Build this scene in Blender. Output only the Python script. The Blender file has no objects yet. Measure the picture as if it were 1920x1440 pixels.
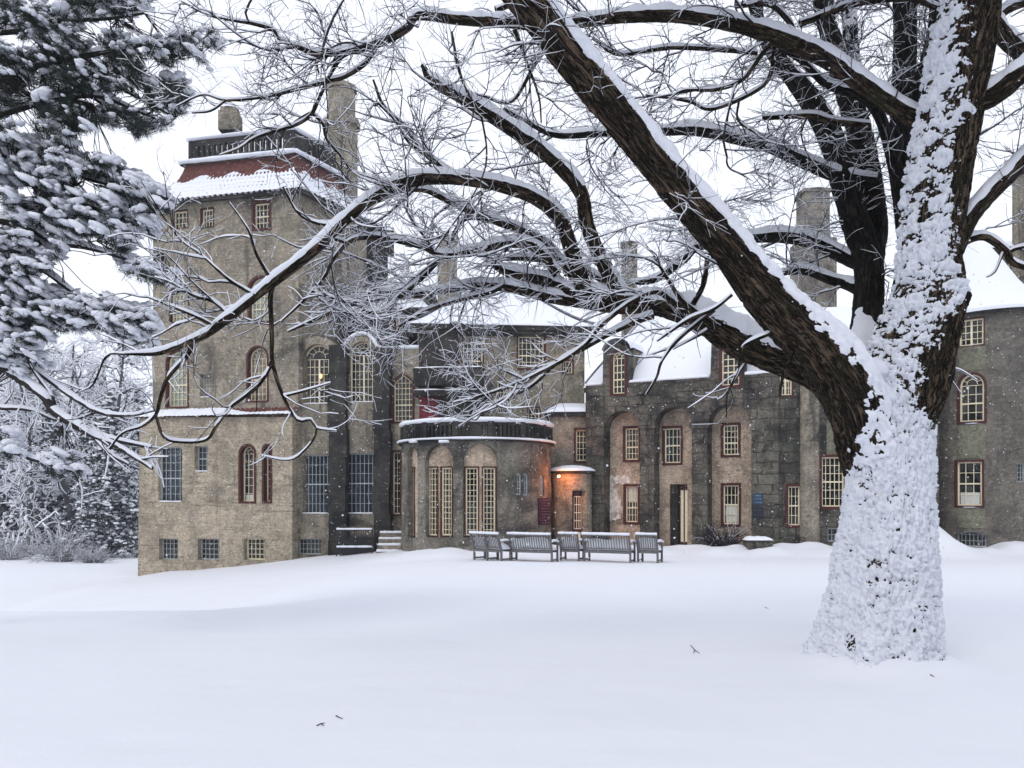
import bpy, math, random
import numpy as np
from mathutils import Vector
from mathutils.geometry import delaunay_2d_cdt
random.seed(7); RNG = np.random.default_rng(7)
PI = math.pi
scn = bpy.context.scene
col = scn.collection
# ------------------------------------------------------------------ camera, sky, sun, exposure
F = 1500.0; HZ = 925.0; CZ = 1.6           # focal length in photo pixels, horizon row, eye height
cam_d = bpy.data.cameras.new('camera'); cam = bpy.data.objects.new('camera', cam_d); col.objects.link(cam)
cam.location = (0, 0, CZ); cam.rotation_euler = (PI / 2, 0, 0)
cam_d.sensor_width = 36; cam_d.lens = 36 * F / 1920; cam_d.shift_y = (HZ - 720) / 1920
cam_d.clip_end = 2000; cam_d.clip_start = 0.05
scn.camera = cam
SUN_EL, SUN_ROT = math.radians(48), math.radians(215)
w = bpy.data.worlds.new('World'); scn.world = w; w.use_nodes = True
nt = w.node_tree; bg = nt.nodes['Background']
sky = nt.nodes.new('ShaderNodeTexSky'); sky.sky_type = 'NISHITA'; sky.sun_disc = False
sky.sun_elevation = SUN_EL; sky.sun_rotation = SUN_ROT; sky.air_density = 1.0; sky.dust_density = 4.0
mx = nt.nodes.new('ShaderNodeMix'); mx.data_type = 'RGBA'; mx.inputs[0].default_value = 0.86
nt.links.new(sky.outputs[0], mx.inputs[6]); mx.inputs[7].default_value = (9.6, 9.95, 10.9, 1)
nt.links.new(mx.outputs[2], bg.inputs[0]); bg.inputs[1].default_value = 0.1
sun_d = bpy.data.lights.new('sun', 'SUN'); sun_d.energy = 0.5; sun_d.angle = math.radians(20); sun_d.color = (1, .96, .9)
sun = bpy.data.objects.new('sun', sun_d); col.objects.link(sun)
sd = Vector((math.cos(SUN_EL) * math.sin(SUN_ROT), math.cos(SUN_EL) * math.cos(SUN_ROT), math.sin(SUN_EL)))
sun.rotation_euler = sd.to_track_quat('Z', 'Y').to_euler()
scn.view_settings.view_transform = 'Standard'; scn.view_settings.look = 'None'
scn.view_settings.exposure = 0.36; scn.view_settings.gamma = 1
scn.cycles.volume_bounces = 0; scn.cycles.max_bounces = 6; scn.cycles.diffuse_bounces = 3

# ------------------------------------------------------------------ helpers
def W(px, py, Y): return np.array([(px - 960) / F * Y, Y, CZ + (HZ - py) / F * Y])
def ss(a, b, x): 
    t = np.clip((x - a) / (b - a), 0, 1); return t * t * (3 - 2 * t)
_perm = np.random.default_rng(3).integers(0, 1 << 30, 4096)
def _h(i, j, k): return (_perm[(i * 73 + j * 9157 + k * 4519 + 77777) & 4095] & 0xffff) / 65535.0 * 2 - 1
def vnoise(P):
    P = np.asarray(P, float); I = np.floor(P).astype(np.int64); f = P - I; f = f * f * (3 - 2 * f)
    i, j, k = I[..., 0], I[..., 1], I[..., 2]; fx, fy, fz = f[..., 0], f[..., 1], f[..., 2]
    def L(a, b, t): return a + (b - a) * t
    return L(L(L(_h(i, j, k), _h(i+1, j, k), fx), L(_h(i, j+1, k), _h(i+1, j+1, k), fx), fy),
             L(L(_h(i, j, k+1), _h(i+1, j, k+1), fx), L(_h(i, j+1, k+1), _h(i+1, j+1, k+1), fx), fy), fz)
def fbm(P, o=4, g=.5):
    P = np.asarray(P, float); s = 0; a = 1.0
    for q in range(o): s = s + a * vnoise(P + 17.3 * q); P = P * 2.03; a *= g
    return s
def caps(P, jitter=.9, seed=0):
    """rounded clods: highest spherical cap over the neighbouring cells"""
    P = np.asarray(P, float); I = np.floor(P).astype(np.int64); out = np.zeros(P.shape[:-1])
    for a in (-1, 0, 1):
        for b in (-1, 0, 1):
            for c in (-1, 0, 1):
                i, j, k = I[..., 0]+a, I[..., 1]+b, I[..., 2]+c
                q = np.stack([i + .5 + .5*jitter*_h(i+seed, j, k), j + .5 + .5*jitter*_h(i, j+31+seed, k), k + .5 + .5*jitter*_h(i, j, k+57+seed)], -1)
                r = .62 + .3*_h(i+11, j+5, k+seed); d2 = ((P-q)**2).sum(-1); out = np.maximum(out, np.sqrt(np.clip(r*r - d2, 0, None)))
    return out
class MB:
    def __init__(s): s.v = []; s.f = []; s.n = 0; s.st = []
    def add(s, V, Fc, st=None):
        V = np.asarray(V, float).reshape(-1, 3)
        s.v.append(V); 
        s.st.append(np.asarray(st, float).reshape(-1, 3) if st is not None else np.zeros_like(V))
        for a in (Fc if isinstance(Fc, list) else [Fc]):
            a = np.asarray(a, np.int64)
            if a.size: s.f.append(a + s.n)
        s.n += len(V)
    def grid(s, V, nu, nv, cu=False, st=None):      # V is nu x nv
        idx = np.arange(nu * nv).reshape(nu, nv)
        if cu: idx = np.concatenate([idx, idx[:, :1]], 1)
        q = np.stack([idx[:-1, :-1], idx[1:, :-1], idx[1:, 1:], idx[:-1, 1:]], -1).reshape(-1, 4)
        s.add(V, q, st)
    def box(s, c8):                                  # 8 corners: bottom 4 ccw, top 4 ccw
        s.add(c8, np.array([[0,3,2,1],[4,5,6,7],[0,1,5,4],[1,2,6,5],[2,3,7,6],[3,0,4,7]]))
    def abox(s, x0, x1, y0, y1, z0, z1):
        s.box([(x0,y0,z0),(x1,y0,z0),(x1,y1,z0),(x0,y1,z0),(x0,y0,z1),(x1,y0,z1),(x1,y1,z1),(x0,y1,z1)])
    def prism(s, poly, z0, z1):
        n = len(poly); V = [(p[0], p[1], z0) for p in poly] + [(p[0], p[1], z1) for p in poly]
        s.add(V, np.array([[i, (i+1) % n, n + (i+1) % n, n + i] for i in range(n)]))
        s.add([(p[0], p[1], z1) for p in poly], np.array([[0, i, i+1] for i in range(1, n-1)]))
    def tube(s, P, R, k=4, a=None, b=None, cap=True, jag=None):
        """tube along P with radii R; a,b optional half width / half height arrays (vertical ellipse)"""
        P = np.asarray(P, float); n = len(P); R = np.broadcast_to(np.asarray(R, float), (n,))
        T = np.gradient(P, axis=0); T /= np.linalg.norm(T, axis=1)[:, None] + 1e-9
        up = np.zeros_like(T); up[:, 2] = 1
        S = np.cross(T, up); L = np.linalg.norm(S, axis=1)
        bad = L < .05; S[bad] = (1, 0, 0); S /= np.linalg.norm(S, axis=1)[:, None]
        U = np.cross(S, T); U /= np.linalg.norm(U, axis=1)[:, None]
        th = np.arange(k) * 2 * PI / k + .3
        A = R if a is None else a; B = R if b is None else b
        V = P[:, None] + S[:, None] * (np.cos(th)[None, :, None] * A[:, None, None]) + U[:, None] * (np.sin(th)[None, :, None] * B[:, None, None])
        idx = np.arange(n * k).reshape(n, k); idx2 = np.concatenate([idx, idx[:, :1]], 1)
        q = np.stack([idx2[:-1, :-1], idx2[:-1, 1:], idx2[1:, 1:], idx2[1:, :-1]], -1).reshape(-1, 4)
        fs = [q]
        if cap and k == 4: fs += [idx[:1, ::-1], idx[-1:, :]]
        elif cap: fs += [np.array([[idx[-1, 0], idx[-1, i], idx[-1, i+1]] for i in range(1, k-1)]), np.array([[idx[0, 0], idx[0, i+1], idx[0, i]] for i in range(1, k-1)])]
        s.add(V, fs)
    def build(s, name, mat, parent=None, base=(0, 0, 0), smooth=True, loc=True):
        if not s.f: print('EMPTY', name); return None
        V = np.concatenate(s.v)
        base = np.asarray(base, float); me = bpy.data.meshes.new(name)
        me.vertices.add(len(V)); me.vertices.foreach_set('co', (V - base).ravel())
        loops = np.concatenate([f.ravel() for f in s.f]); sizes = np.concatenate([np.full(len(f), f.shape[1]) for f in s.f])
        me.loops.add(len(loops)); me.loops.foreach_set('vertex_index', loops)
        me.polygons.add(len(sizes)); st = np.concatenate([[0], np.cumsum(sizes)[:-1]])
        me.polygons.foreach_set('loop_start', st); me.polygons.foreach_set('loop_total', sizes)
        me.polygons.foreach_set('use_smooth', np.full(len(sizes), smooth))
        A = np.concatenate(s.st)
        if np.any(A): 
            at = me.attributes.new('st', 'FLOAT_VECTOR', 'POINT'); at.data.foreach_set('vector', A.ravel())
        me.update(calc_edges=True); me.validate()
        if mat: me.materials.append(mat)
        o = bpy.data.objects.new(name, me); col.objects.link(o)
        if parent is not None: o.parent = parent
        else: o.location = base
        return o
def tag(o, label=None, cat=None, group=None, kind=None):
    for k, v in (('label', label), ('category', cat), ('group', group), ('kind', kind)):
        if v: o[k] = v
    return o
def empty(name, loc, label, cat, group=None, rz=0):
    o = bpy.data.objects.new(name, None); col.objects.link(o); o.location = loc; o.rotation_euler[2] = rz
    return tag(o, label, cat, group)
def spline(P, ds):
    """Catmull-Rom through rows of P (any dims, first 3 = xyz), resampled about every ds"""
    P = np.asarray(P, float); Q = np.vstack([2*P[0]-P[1], P, 2*P[-1]-P[-2]]); out = []
    for i in range(1, len(Q) - 2):
        n = max(1, int(np.linalg.norm(Q[i+1, :3] - Q[i, :3]) / ds)); t = (np.arange(n) / n)[:, None]
        a, b, c, d = Q[i-1], Q[i], Q[i+1], Q[i+2]
        out.append(.5 * (2*b + (c-a)*t + (2*a-5*b+4*c-d)*t*t + (3*b-a-3*c+d)*t**3))
    out.append(P[-1:]); return np.vstack(out)

# ------------------------------------------------------------------ materials
def newmat(name):
    m = bpy.data.materials.new(name); m.use_nodes = True; return m, m.node_tree.nodes, m.node_tree.links, m.node_tree.nodes['Principled BSDF']
def noise_node(N, Lk, vec, scale, detail=5, rough=.6, dist=0):
    n = N.new('ShaderNodeTexNoise'); n.inputs['Scale'].default_value = scale; n.inputs['Detail'].default_value = detail
    n.inputs['Roughness'].default_value = rough; n.inputs['Distortion'].default_value = dist
    if vec: Lk.new(vec, n.inputs['Vector'])
    return n.outputs['Fac']
def ramp(N, Lk, fac, a, b, ca=0, cb=1):
    r = N.new('ShaderNodeMapRange'); r.interpolation_type = 'SMOOTHSTEP'; r.inputs[1].default_value = a; r.inputs[2].default_value = b
    r.inputs[3].default_value = ca; r.inputs[4].default_value = cb; Lk.new(fac, r.inputs[0]); return r.outputs[0]
def mixc(N, Lk, fac, a, b, mode='MIX'):
    m = N.new('ShaderNodeMix'); m.data_type = 'RGBA'; m.blend_type = mode
    if isinstance(fac, float): m.inputs[0].default_value = fac
    else: Lk.new(fac, m.inputs[0])
    for i, c in ((6, a), (7, b)):
        if isinstance(c, tuple): m.inputs[i].default_value = (*c, 1)
        else: Lk.new(c, m.inputs[i])
    return m.outputs[2]
def math_(N, Lk, op, a, b=None):
    m = N.new('ShaderNodeMath'); m.operation = op
    for i, c in ((0, a), (1, b)):
        if c is None: continue
        if isinstance(c, (int, float)): m.inputs[i].default_value = c
        else: Lk.new(c, m.inputs[i])
    return m.outputs[0]
def coords(N, Lk, scale=(1, 1, 1), kind='Object'):
    t = N.new('ShaderNodeTexCoord'); m = N.new('ShaderNodeMapping'); m.inputs['Scale'].default_value = scale
    Lk.new(t.outputs[kind], m.inputs['Vector']); return m.outputs[0]
def bump(N, Lk, b, h, strength=.3, dist=.02, prev=None):
    n = N.new('ShaderNodeBump'); n.inputs['Strength'].default_value = strength; n.inputs['Distance'].default_value = dist
    Lk.new(h, n.inputs['Height'])
    if prev: Lk.new(prev, n.inputs['Normal'])
    if b: Lk.new(n.outputs[0], b.inputs['Normal'])
    return n.outputs[0]
def snow_mat(name, c=(.76, .785, .85), fine=60, st=.35, dist=.012, big=None):
    m, N, L, b = newmat(name); v = coords(N, L)
    b.inputs['Base Color'].default_value = (*c, 1); b.inputs['Roughness'].default_value = .8; b.inputs['Specular IOR Level'].default_value = .2
    h = noise_node(N, L, v, fine, 6, .65); p = bump(N, L, None if big else b, h, st, dist)
    if big: bump(N, L, b, noise_node(N, L, v, big, 4, .5), .5, .05, p)
    return m
M = {}
M['snow'] = snow_mat('snow'); M['snow_ground'] = snow_mat('snow_ground', (.715, .735, .79), 14, .16, .03, 1.3)
M['snow_twig'] = snow_mat('snow_on_twigs', (.84, .86, .92), 90, .3, .006)
M['snow_rough'] = snow_mat('snow_plaster', (.72, .75, .82), 30, .6, .03)
def wall_mat(name, c1, c2, stain, amt, green=0, lines=.5, blocks=False, streak=.5, sc=1.0):
    m, N, L, b = newmat(name); v = coords(N, L); vs = coords(N, L, (2.2, 2.2, .22)); vh = coords(N, L, (.32, .32, 6.5))
    n1 = noise_node(N, L, v, .9 * sc, 8, .75, .6); c = mixc(N, L, ramp(N, L, n1, .38, .62), c1, tuple(x*.8 for x in c2)); c = mixc(N, L, ramp(N, L, noise_node(N, L, v, 3.1, 7, .75, 1.0), .54, .66, 0, .55), c, tuple(x*.45 for x in c2))
    nh = noise_node(N, L, vh, 1.6, 8, .8, 1.6)                       # board-formed lift lines
    lin = ramp(N, L, nh, .535, .60); c = mixc(N, L, math_(N, L, 'MULTIPLY', lin, lines), c, tuple(x * .40 for x in c1))
    ns = noise_node(N, L, vs, .9, 6, .65, .3)                        # run-off streaks
    st = ramp(N, L, ns, .62 - .2 * amt, .80 - .2 * amt); c = mixc(N, L, math_(N, L, 'MULTIPLY', st, streak + .2), c, stain)
    nb = noise_node(N, L, v, .42, 7, .72, .6); st2 = ramp(N, L, nb, .66 - .3 * amt, .80 - .3 * amt)
    c = mixc(N, L, math_(N, L, 'MULTIPLY', st2, .85), c, stain)
    if green: c = mixc(N, L, math_(N, L, 'MULTIPLY', ramp(N, L, noise_node(N, L, v, .6, 5, .6), .55, .68), green), c, (.17, .2, .13))
    g = noise_node(N, L, v, 9, 9, .92); ck = noise_node(N, L, coords(N, L, (.5, .5, 1.5)), 1.9, 5, .6, 1.4); cr = ramp(N, L, math_(N, L, 'ABSOLUTE', math_(N, L, 'SUBTRACT', ck, .5)), .002, .011, 1, 0)
    cr = math_(N, L, 'MULTIPLY', cr, ramp(N, L, noise_node(N, L, v, .8, 3, .5), .46, .56)); c = mixc(N, L, math_(N, L, 'MULTIPLY', cr, .8), c, (.03, .028, .025))
    c = mixc(N, L, .66, c, mixc(N, L, ramp(N, L, g, .36, .64), (.30, .30, .31), (1.62, 1.6, 1.55)), 'MULTIPLY')
    hgt = math_(N, L, 'ADD', g, math_(N, L, 'MULTIPLY', nh, 1.2))
    if blocks:
        br = N.new('ShaderNodeTexBrick'); L.new(coords(N, L, (1, 1, 1)), br.inputs['Vector'])
        mp = N.new('ShaderNodeMapping'); mp.inputs['Rotation'].default_value = (PI/2, 0, 0); t = N.new('ShaderNodeTexCoord')
        ad = N.new('ShaderNodeVectorMath'); ad.operation = 'ADD'; nd = N.new('ShaderNodeTexNoise'); nd.inputs['Scale'].default_value = 1.6
        L.new(v, nd.inputs['Vector']); sc_ = N.new('ShaderNodeVectorMath'); sc_.operation = 'SCALE'; sc_.inputs['Scale'].default_value = .35
        L.new(nd.outputs['Color'], sc_.inputs[0]); L.new(t.outputs['Object'], ad.inputs[0]); L.new(sc_.outputs[0], ad.inputs[1])
        L.new(ad.outputs[0], mp.inputs['Vector']); L.new(mp.outputs[0], br.inputs['Vector'])
        br.inputs['Scale'].default_value = 1; br.inputs['Mortar Size'].default_value = .02; br.inputs['Brick Width'].default_value = .95; br.inputs['Row Height'].default_value = .42
        br.inputs['Mortar Smooth'].default_value = .4
        c = mixc(N, L, math_(N, L, 'MULTIPLY', br.outputs['Fac'], .6), c, (.03, .03, .028)); hgt = math_(N, L, 'SUBTRACT', hgt, math_(N, L, 'MULTIPLY', br.outputs['Fac'], 1.5))
    L.new(c, b.inputs['Base Color']); b.inputs['Roughness'].default_value = .93; b.inputs['Specular IOR Level'].default_value = .2
    bump(N, L, b, hgt, .9, .06); return m
M['tan'] = wall_mat('tan_concrete', (.58, .50, .385), (.44, .385, .30), (.11, .10, .085), .27, .12, 1.0)
M['tan_up'] = wall_mat('grey_tan_concrete', (.43, .375, .295), (.29, .262, .215), (.085, .08, .07), .42, .2, 1.0)
M['mid'] = wall_mat('streaked_concrete', (.40, .355, .28), (.27, .245, .20), (.045, .045, .045), .5, .3, .6)
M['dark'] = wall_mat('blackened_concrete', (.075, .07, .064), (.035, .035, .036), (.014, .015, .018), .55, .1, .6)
M['grey'] = wall_mat('grey_concrete', (.31, .285, .24), (.18, .168, .145), (.045, .045, .045), .5, .3, .5)
M['stone'] = wall_mat('dark_stone_blocks', (.20, .185, .155), (.085, .08, .073), (.022, .023, .026), .58, .35, .5, True)
M['pink'] = wall_mat('pinkish_plaster', (.66, .53, .41), (.48, .385, .30), (.13, .11, .09), .30, .1, .3)
M['tower_grey'] = wall_mat('round_tower_render', (.235, .215, .185), (.18, .168, .148), (.10, .097, .095), .45, .15, .3, streak=.6)
M['tower_pale'] = wall_mat('pale_green_render', (.27, .27, .2), (.24, .24, .175), (.15, .14, .12), .2, .2, .2)
def plain(name, c, rough=.6, var=.25, sc=12, spec=.3, bmp=.2, metal=0):
    m, N, L, b = newmat(name); v = coords(N, L); n = noise_node(N, L, v, sc, 5, .7)
    cc = mixc(N, L, ramp(N, L, n, .3, .7), tuple(x * (1 - var) for x in c), tuple(min(1, x * (1 + var)) for x in c))
    L.new(cc, b.inputs['Base Color']); b.inputs['Roughness'].default_value = rough; b.inputs['Specular IOR Level'].default_value = spec
    b.inputs['Metallic'].default_value = metal; bump(N, L, b, n, bmp, .01); return m
M['cream'] = plain('cream_paint', (.82, .73, .53), .5, .08, 8)
M['palegrey'] = plain('pale_grey_bars', (.40, .43, .44), .5, .1, 8)
M['red'] = plain('dark_red_paint', (.062, .014, .012), .6, .3, 15)
M['reddoor'] = plain('crimson_door_paint', (.16, .015, .03), .5, .2, 6)
M['tile'] = plain('red_clay_tiles', (.105, .036, .03), .85, .6, 9)
M['iron'] = plain('black_iron', (.02, .02, .022), .5, .3, 20)
M['wood_grey'] = plain('weathered_teak', (.14, .138, .14), .8, .3, 30)
M['curtain'] = plain('white_curtain', (.62, .64, .6), .9, .15, 20)
M['white_plaster'] = plain('old_white_plaster', (.62, .58, .53), .9, .35, 5)
M['darkroom'] = plain('dark_interior', (.012, .012, .012), .9, .2, 2)
def glass_mat(name, c, r=.08, var=.5):
    m, N, L, b = newmat(name); v = coords(N, L); n = noise_node(N, L, v, 1.7, 3, .6, .5)
    L.new(mixc(N, L, ramp(N, L, n, .4, .65), tuple(x * (1 - var) for x in c), c), b.inputs['Base Color'])
    b.inputs['Roughness'].default_value = r; b.inputs['Specular IOR Level'].default_value = .4; bump(N, L, b, noise_node(N, L, v, 3, 2), .1, .02); return m
M['glass'] = glass_mat('window_glass', (.05, .055, .053), .06, .85); M['glass_blue'] = glass_mat('bluish_window_glass', (.035, .05, .07))  # window_glass: pale reflection patches put into its colour by noise
M['glass_pale'] = glass_mat('painted_see_through_glass', (.36, .40, .34), .3, .35)  # opaque pane; daylight from the windows opposite put into its pale colour
def bark_mat(name, c1, c2, c3):
    m, N, L, b = newmat(name)
    a = N.new('ShaderNodeAttribute'); a.attribute_name = 'st'
    def vec(sy):
        mp = N.new('ShaderNodeMapping'); mp.inputs['Scale'].default_value = (1, sy, 1); L.new(a.outputs['Vector'], mp.inputs['Vector']); return mp.outputs[0]
    n = noise_node(N, L, vec(.15), 23, 6, .66, .9); rid = math_(N, L, 'ABSOLUTE', math_(N, L, 'SUBTRACT', n, .5))       # furrows: dark cracks where the noise crosses its mean
    nf = noise_node(N, L, vec(.5), 120, 5, .8); n2 = noise_node(N, L, coords(N, L), 2.6, 6, .75)
    c = mixc(N, L, ramp(N, L, rid, .012, .095), c1, c2); c = mixc(N, L, ramp(N, L, n2, .50, .66), c, mixc(N, L, .65, c, c3))
    c = mixc(N, L, .85, c, mixc(N, L, ramp(N, L, nf, .3, .7), (.35, .35, .35), (1.7, 1.65, 1.6)), 'MULTIPLY')
    L.new(c, b.inputs['Base Color']); b.inputs['Roughness'].default_value = .95; b.inputs['Specular IOR Level'].default_value = .15
    h = math_(N, L, 'ADD', ramp(N, L, rid, 0, .12), math_(N, L, 'MULTIPLY', nf, .35)); bump(N, L, b, h, 1.0, .03); return m
M['bark'] = bark_mat('oak_bark', (.007, .006, .005), (.125, .092, .066), (.040, .044, .022))
M['bark_dark'] = bark_mat('darker_bark', (.005, .005, .005), (.038, .034, .031), (.02, .024, .014))  # darker bark colours for the limbs at the back
M['twig'] = plain('twig_bark', (.028, .024, .03), .9, .3, 20)
M['pine_bark'] = plain('pine_bark', (.03, .025, .024), .9, .4, 20)
M['needles'] = plain('pine_needles', (.020, .032, .026), .7, .5, 5)
M['far_bark'] = plain('hazed_distant_bark', (.075, .075, .085), .9, .3, 3)  # haze over the far trees put into a lighter bark colour
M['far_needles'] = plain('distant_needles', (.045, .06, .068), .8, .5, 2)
def emis(name, c, s):
    m, N, L, b = newmat(name); b.inputs['Emission Color'].default_value = (*c, 1); b.inputs['Emission Strength'].default_value = s; b.inputs['Base Color'].default_value = (*c, 1); return m
M['bulb'] = emis('lit_bulb', (1, .55, .16), 14); M['bulb2'] = emis('lit_indoor_bulb', (1, .42, .15), 3.0)

# ------------------------------------------------------------------ ground
def ground_z(x, y):
    x = np.asarray(x, float); y = np.asarray(y, float)
    z = -.036 * np.clip(y - 8, 0, 19) + .0
    L = np.clip((-x - 5.0) / 11.0, 0, 1.15); L = L * L * (3 - 2 * np.clip(L, 0, 1)) * .6 + L * .4
    z = z - .30 * ss(-2.5, -7, x) * ss(11.6, 13.8, y)
    z = z - 1.05 * L * ss(13.5, 25, y) - .45 * ss(-3, -9, x) * ss(12, 17, y) * (1 - ss(20, 32, y))
    z = z + .35 * ss(-4, -9, x) * (1 - ss(11, 14.5, y)) * .12
    z = z + .2 * ss(8, 13, x) * ss(26, 31, y)
    z = z + .035 * fbm(np.stack([x * .25, y * .25, x * 0 + 1], -1), 3) + .012 * fbm(np.stack([x * 1.1, y * 1.1, x * 0 + 5], -1), 3)
    bank = ss(27.8, 29.3, y) * (1 - ss(30.2, 33.5, y)) * ss(-6, -2, x) * (.16 + .22 * fbm(np.stack([x * .8, y * .9, x * 0], -1), 3))
    z = z + np.clip(bank, 0, .4)
    z = z + 1.0 * np.exp(-((x - 15.3) / .95) ** 2 - ((y - 29.6) / 1.6) ** 2)          # drift against the round tower
    z = z - .016 * ss(.80, .93, caps(np.stack([x*1.7, y*1.7, 0*x + .5], -1))) * ss(2, 4, y) * (1 - ss(13, 16, y)) + .006*fbm(np.stack([x*.7 + y*.3, y*3.2, 0*x], -1), 3)
    d = np.hypot((x - 3.35), (y - 7.3)); z = z + (.13 + .05*fbm(np.stack([x*2.2, y*2.2, 0*x + 3], -1), 2)) * np.exp(-((np.maximum(d, .42)-.42) / .27) ** 2) + .04 * np.exp(-(d / 1.3) ** 2)        # skirt of snow round the trunk
    z = z - 2.0 * ss(42, 75, y) * ss(-6, -16, x) * .3 
    return z
yy = np.concatenate([np.linspace(-14, 2.4, 14), np.geomspace(2.5, 60, 330), np.geomspace(63, 900, 26)])
uu = np.sign(np.linspace(-1, 1, 560))*np.abs(np.linspace(-1, 1, 560))**1.25; 
YY, UU = np.meshgrid(yy, uu, indexing='ij'); XX = UU * (14 + np.abs(YY) * 1.05)
g = MB(); g.grid(np.stack([XX, YY, ground_z(XX, YY)], -1), *YY.shape)
g.f = [f[:, ::-1] for f in g.f]
tag(g.build('ground', M['snow_ground']), 'deep untouched snow over the lawn', 'ground', kind='structure')

# unseen wood bank added behind the camera to darken faces turned to it
yy = np.linspace(0, 1, 14)[None]; a = np.linspace(PI*1.02, PI*1.98, 150)[:, None]; rr = 30 + 6*yy + 2.2*fbm(np.stack([a*9 + 0*yy, yy*4 + 0*a, 0*a*yy], -1), 3)
zz = (9 + 2.5*fbm(np.stack([a*14, 0*a, 0*a], -1), 3)) * np.sin(yy*PI*.62) - 1 + .8*fbm(np.stack([a*40 + 0*yy, yy*9 + 0*a, 0*a*yy], -1), 3)
g = MB(); g.grid(np.stack([rr*np.cos(a), rr*np.sin(a), zz], -1), 150, 14); tag(g.build('unseen_shade_wood', M['far_needles']), 'unseen dark wood added behind the viewer to shade the scene', 'wood', kind='stuff')

# ------------------------------------------------------------------ castle
class Plane:
    def __init__(s, a, b, off=0):      # a=(px,Y), b=(px,Y); inward normal n points away from camera
        A = np.array([(a[0]-960)/F*a[1], a[1]]); B = np.array([(b[0]-960)/F*b[1], b[1]])
        s.t = (B - A) / np.linalg.norm(B - A); s.n = np.array([-s.t[1], s.t[0]]); s.p = A + s.n * off; s.L = np.linalg.norm(B - A)
    def uv(s, px, py):
        k = (px - 960) / F; u = (k * s.p[1] - s.p[0]) / (s.t[0] - k * s.t[1]); Y = s.p[1] + u * s.t[1]
        return u, CZ + (HZ - py) / F * Y
    def pt(s, u, z, d=0):
        u = np.asarray(u, float); z = np.asarray(z, float); d = np.asarray(d, float)
        return np.stack([s.p[0] + u * s.t[0] + d * s.n[0], s.p[1] + u * s.t[1] + d * s.n[1], z + 0 * u], -1)
class Cyl:
    def __init__(s, px, Y, R): s.c = np.array([(px-960)/F*Y, Y]); s.R = R
    def uv(s, px, py):
        k = (px - 960) / F; A = k*k + 1; B = -2 * (k * s.c[0] + s.c[1]); C = s.c @ s.c - s.R**2
        D = B*B - 4*A*C
        Y = (-B - math.sqrt(max(D, 0))) / (2*A); x = k * Y
        th = math.atan2(x - s.c[0], -(Y - s.c[1])); return th * s.R, CZ + (HZ - py) / F * Y
    def pt(s, u, z, d=0):
        u = np.asarray(u, float); z = np.asarray(z, float); th = u / s.R; r = s.R - np.asarray(d, float)
        return np.stack([s.c[0] + r * np.sin(th), s.c[1] - r * np.cos(th), z + 0 * u], -1)
CB = np.array([-3.0, 35.0, -0.8])
castle = empty('castle', CB, 'rambling concrete castle with a square left tower and a bow-fronted centre under snow', 'castle')
def cpart(mb, name, mat, parent=None, label=None, smooth=False):
    o = mb.build(name, mat, parent or castle, CB, smooth)
    if label: o['label'] = label
    return o
def inpoly(P, poly):
    x, y = P[:, 0], P[:, 1]; r = np.zeros(len(P), bool); n = len(poly)
    for i in range(n):
        x0, y0 = poly[i]; x1, y1 = poly[(i+1) % n]
        c = (y0 > y) != (y1 > y); 
        with np.errstate(divide='ignore', invalid='ignore'): xi = (x1-x0) * (y-y0) / ((y1-y0) if y1 != y0 else 1e-12) + x0
        r ^= c & (x < xi)
    return r
def slab(mb, S, outer, holes=(), d=0, thick=.5, step=.45, rough=.02, jamb=.3):
    """wall skin with real openings: outer and holes are (u,z) polygons"""
    loops = [outer] + list(holes); V = []; E = []
    for lp in loops:
        k = len(V); q = []
        for i in range(len(lp)):
            a = np.array(lp[i]); b = np.array(lp[(i+1) % len(lp)]); n = max(1, int(np.linalg.norm(b-a) / (step if lp is outer else .6)))
            q += [tuple(a + (b-a) * j / n) for j in range(n)]
        V += q; E += [(k+i, k+(i+1) % len(q)) for i in range(len(q))]
    O = np.array(outer); us = np.arange(O[:, 0].min(), O[:, 0].max(), step); zs = np.arange(O[:, 1].min(), O[:, 1].max(), step)
    G = np.array([(a, b) for a in us for b in zs]) + RNG.uniform(-.12, .12, (len(us)*len(zs), 2)) if len(us)*len(zs) else np.zeros((0, 2))
    if len(G): 
        keep = inpoly(G, outer)
        for h in holes: keep &= ~inpoly(G, h)
        G = G[keep]; V += [tuple(p) for p in G]
    r = delaunay_2d_cdt([Vector(p) for p in V], E, [], 0, 1e-6)
    vv = np.array([tuple(p) for p in r[0]]); ff = np.array([f for f in r[2] if len(f) == 3]); c = vv[ff].mean(1)
    k = inpoly(c, outer)
    for h in holes: k &= ~inpoly(c, h)
    ff = ff[k]; dd = d + rough * fbm(np.stack([vv[:, 0]*1.7, vv[:, 1]*2.3, 0*vv[:, 0] + d*7], -1), 3)
    mb.add(S.pt(vv[:, 0], vv[:, 1], dd), ff)
    for n_, lp in enumerate(loops):
        q = []
        for i in range(len(lp)):
            a = np.array(lp[i]); b = np.array(lp[(i+1) % len(lp)]); n = max(1, int(np.linalg.norm(b-a) / .4)); q += [tuple(a + (b-a) * j / n) for j in range(n)]
        q = np.array(q); dep = thick if n_ == 0 else jamb; m = len(q)
        A = S.pt(q[:, 0], q[:, 1], d - .0), S.pt(q[:, 0], q[:, 1], d + dep)
        i = np.arange(m); j = (i + 1) % m; mb.add(np.vstack(A), np.stack([i, j, j + m, i + m], -1))
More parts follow.
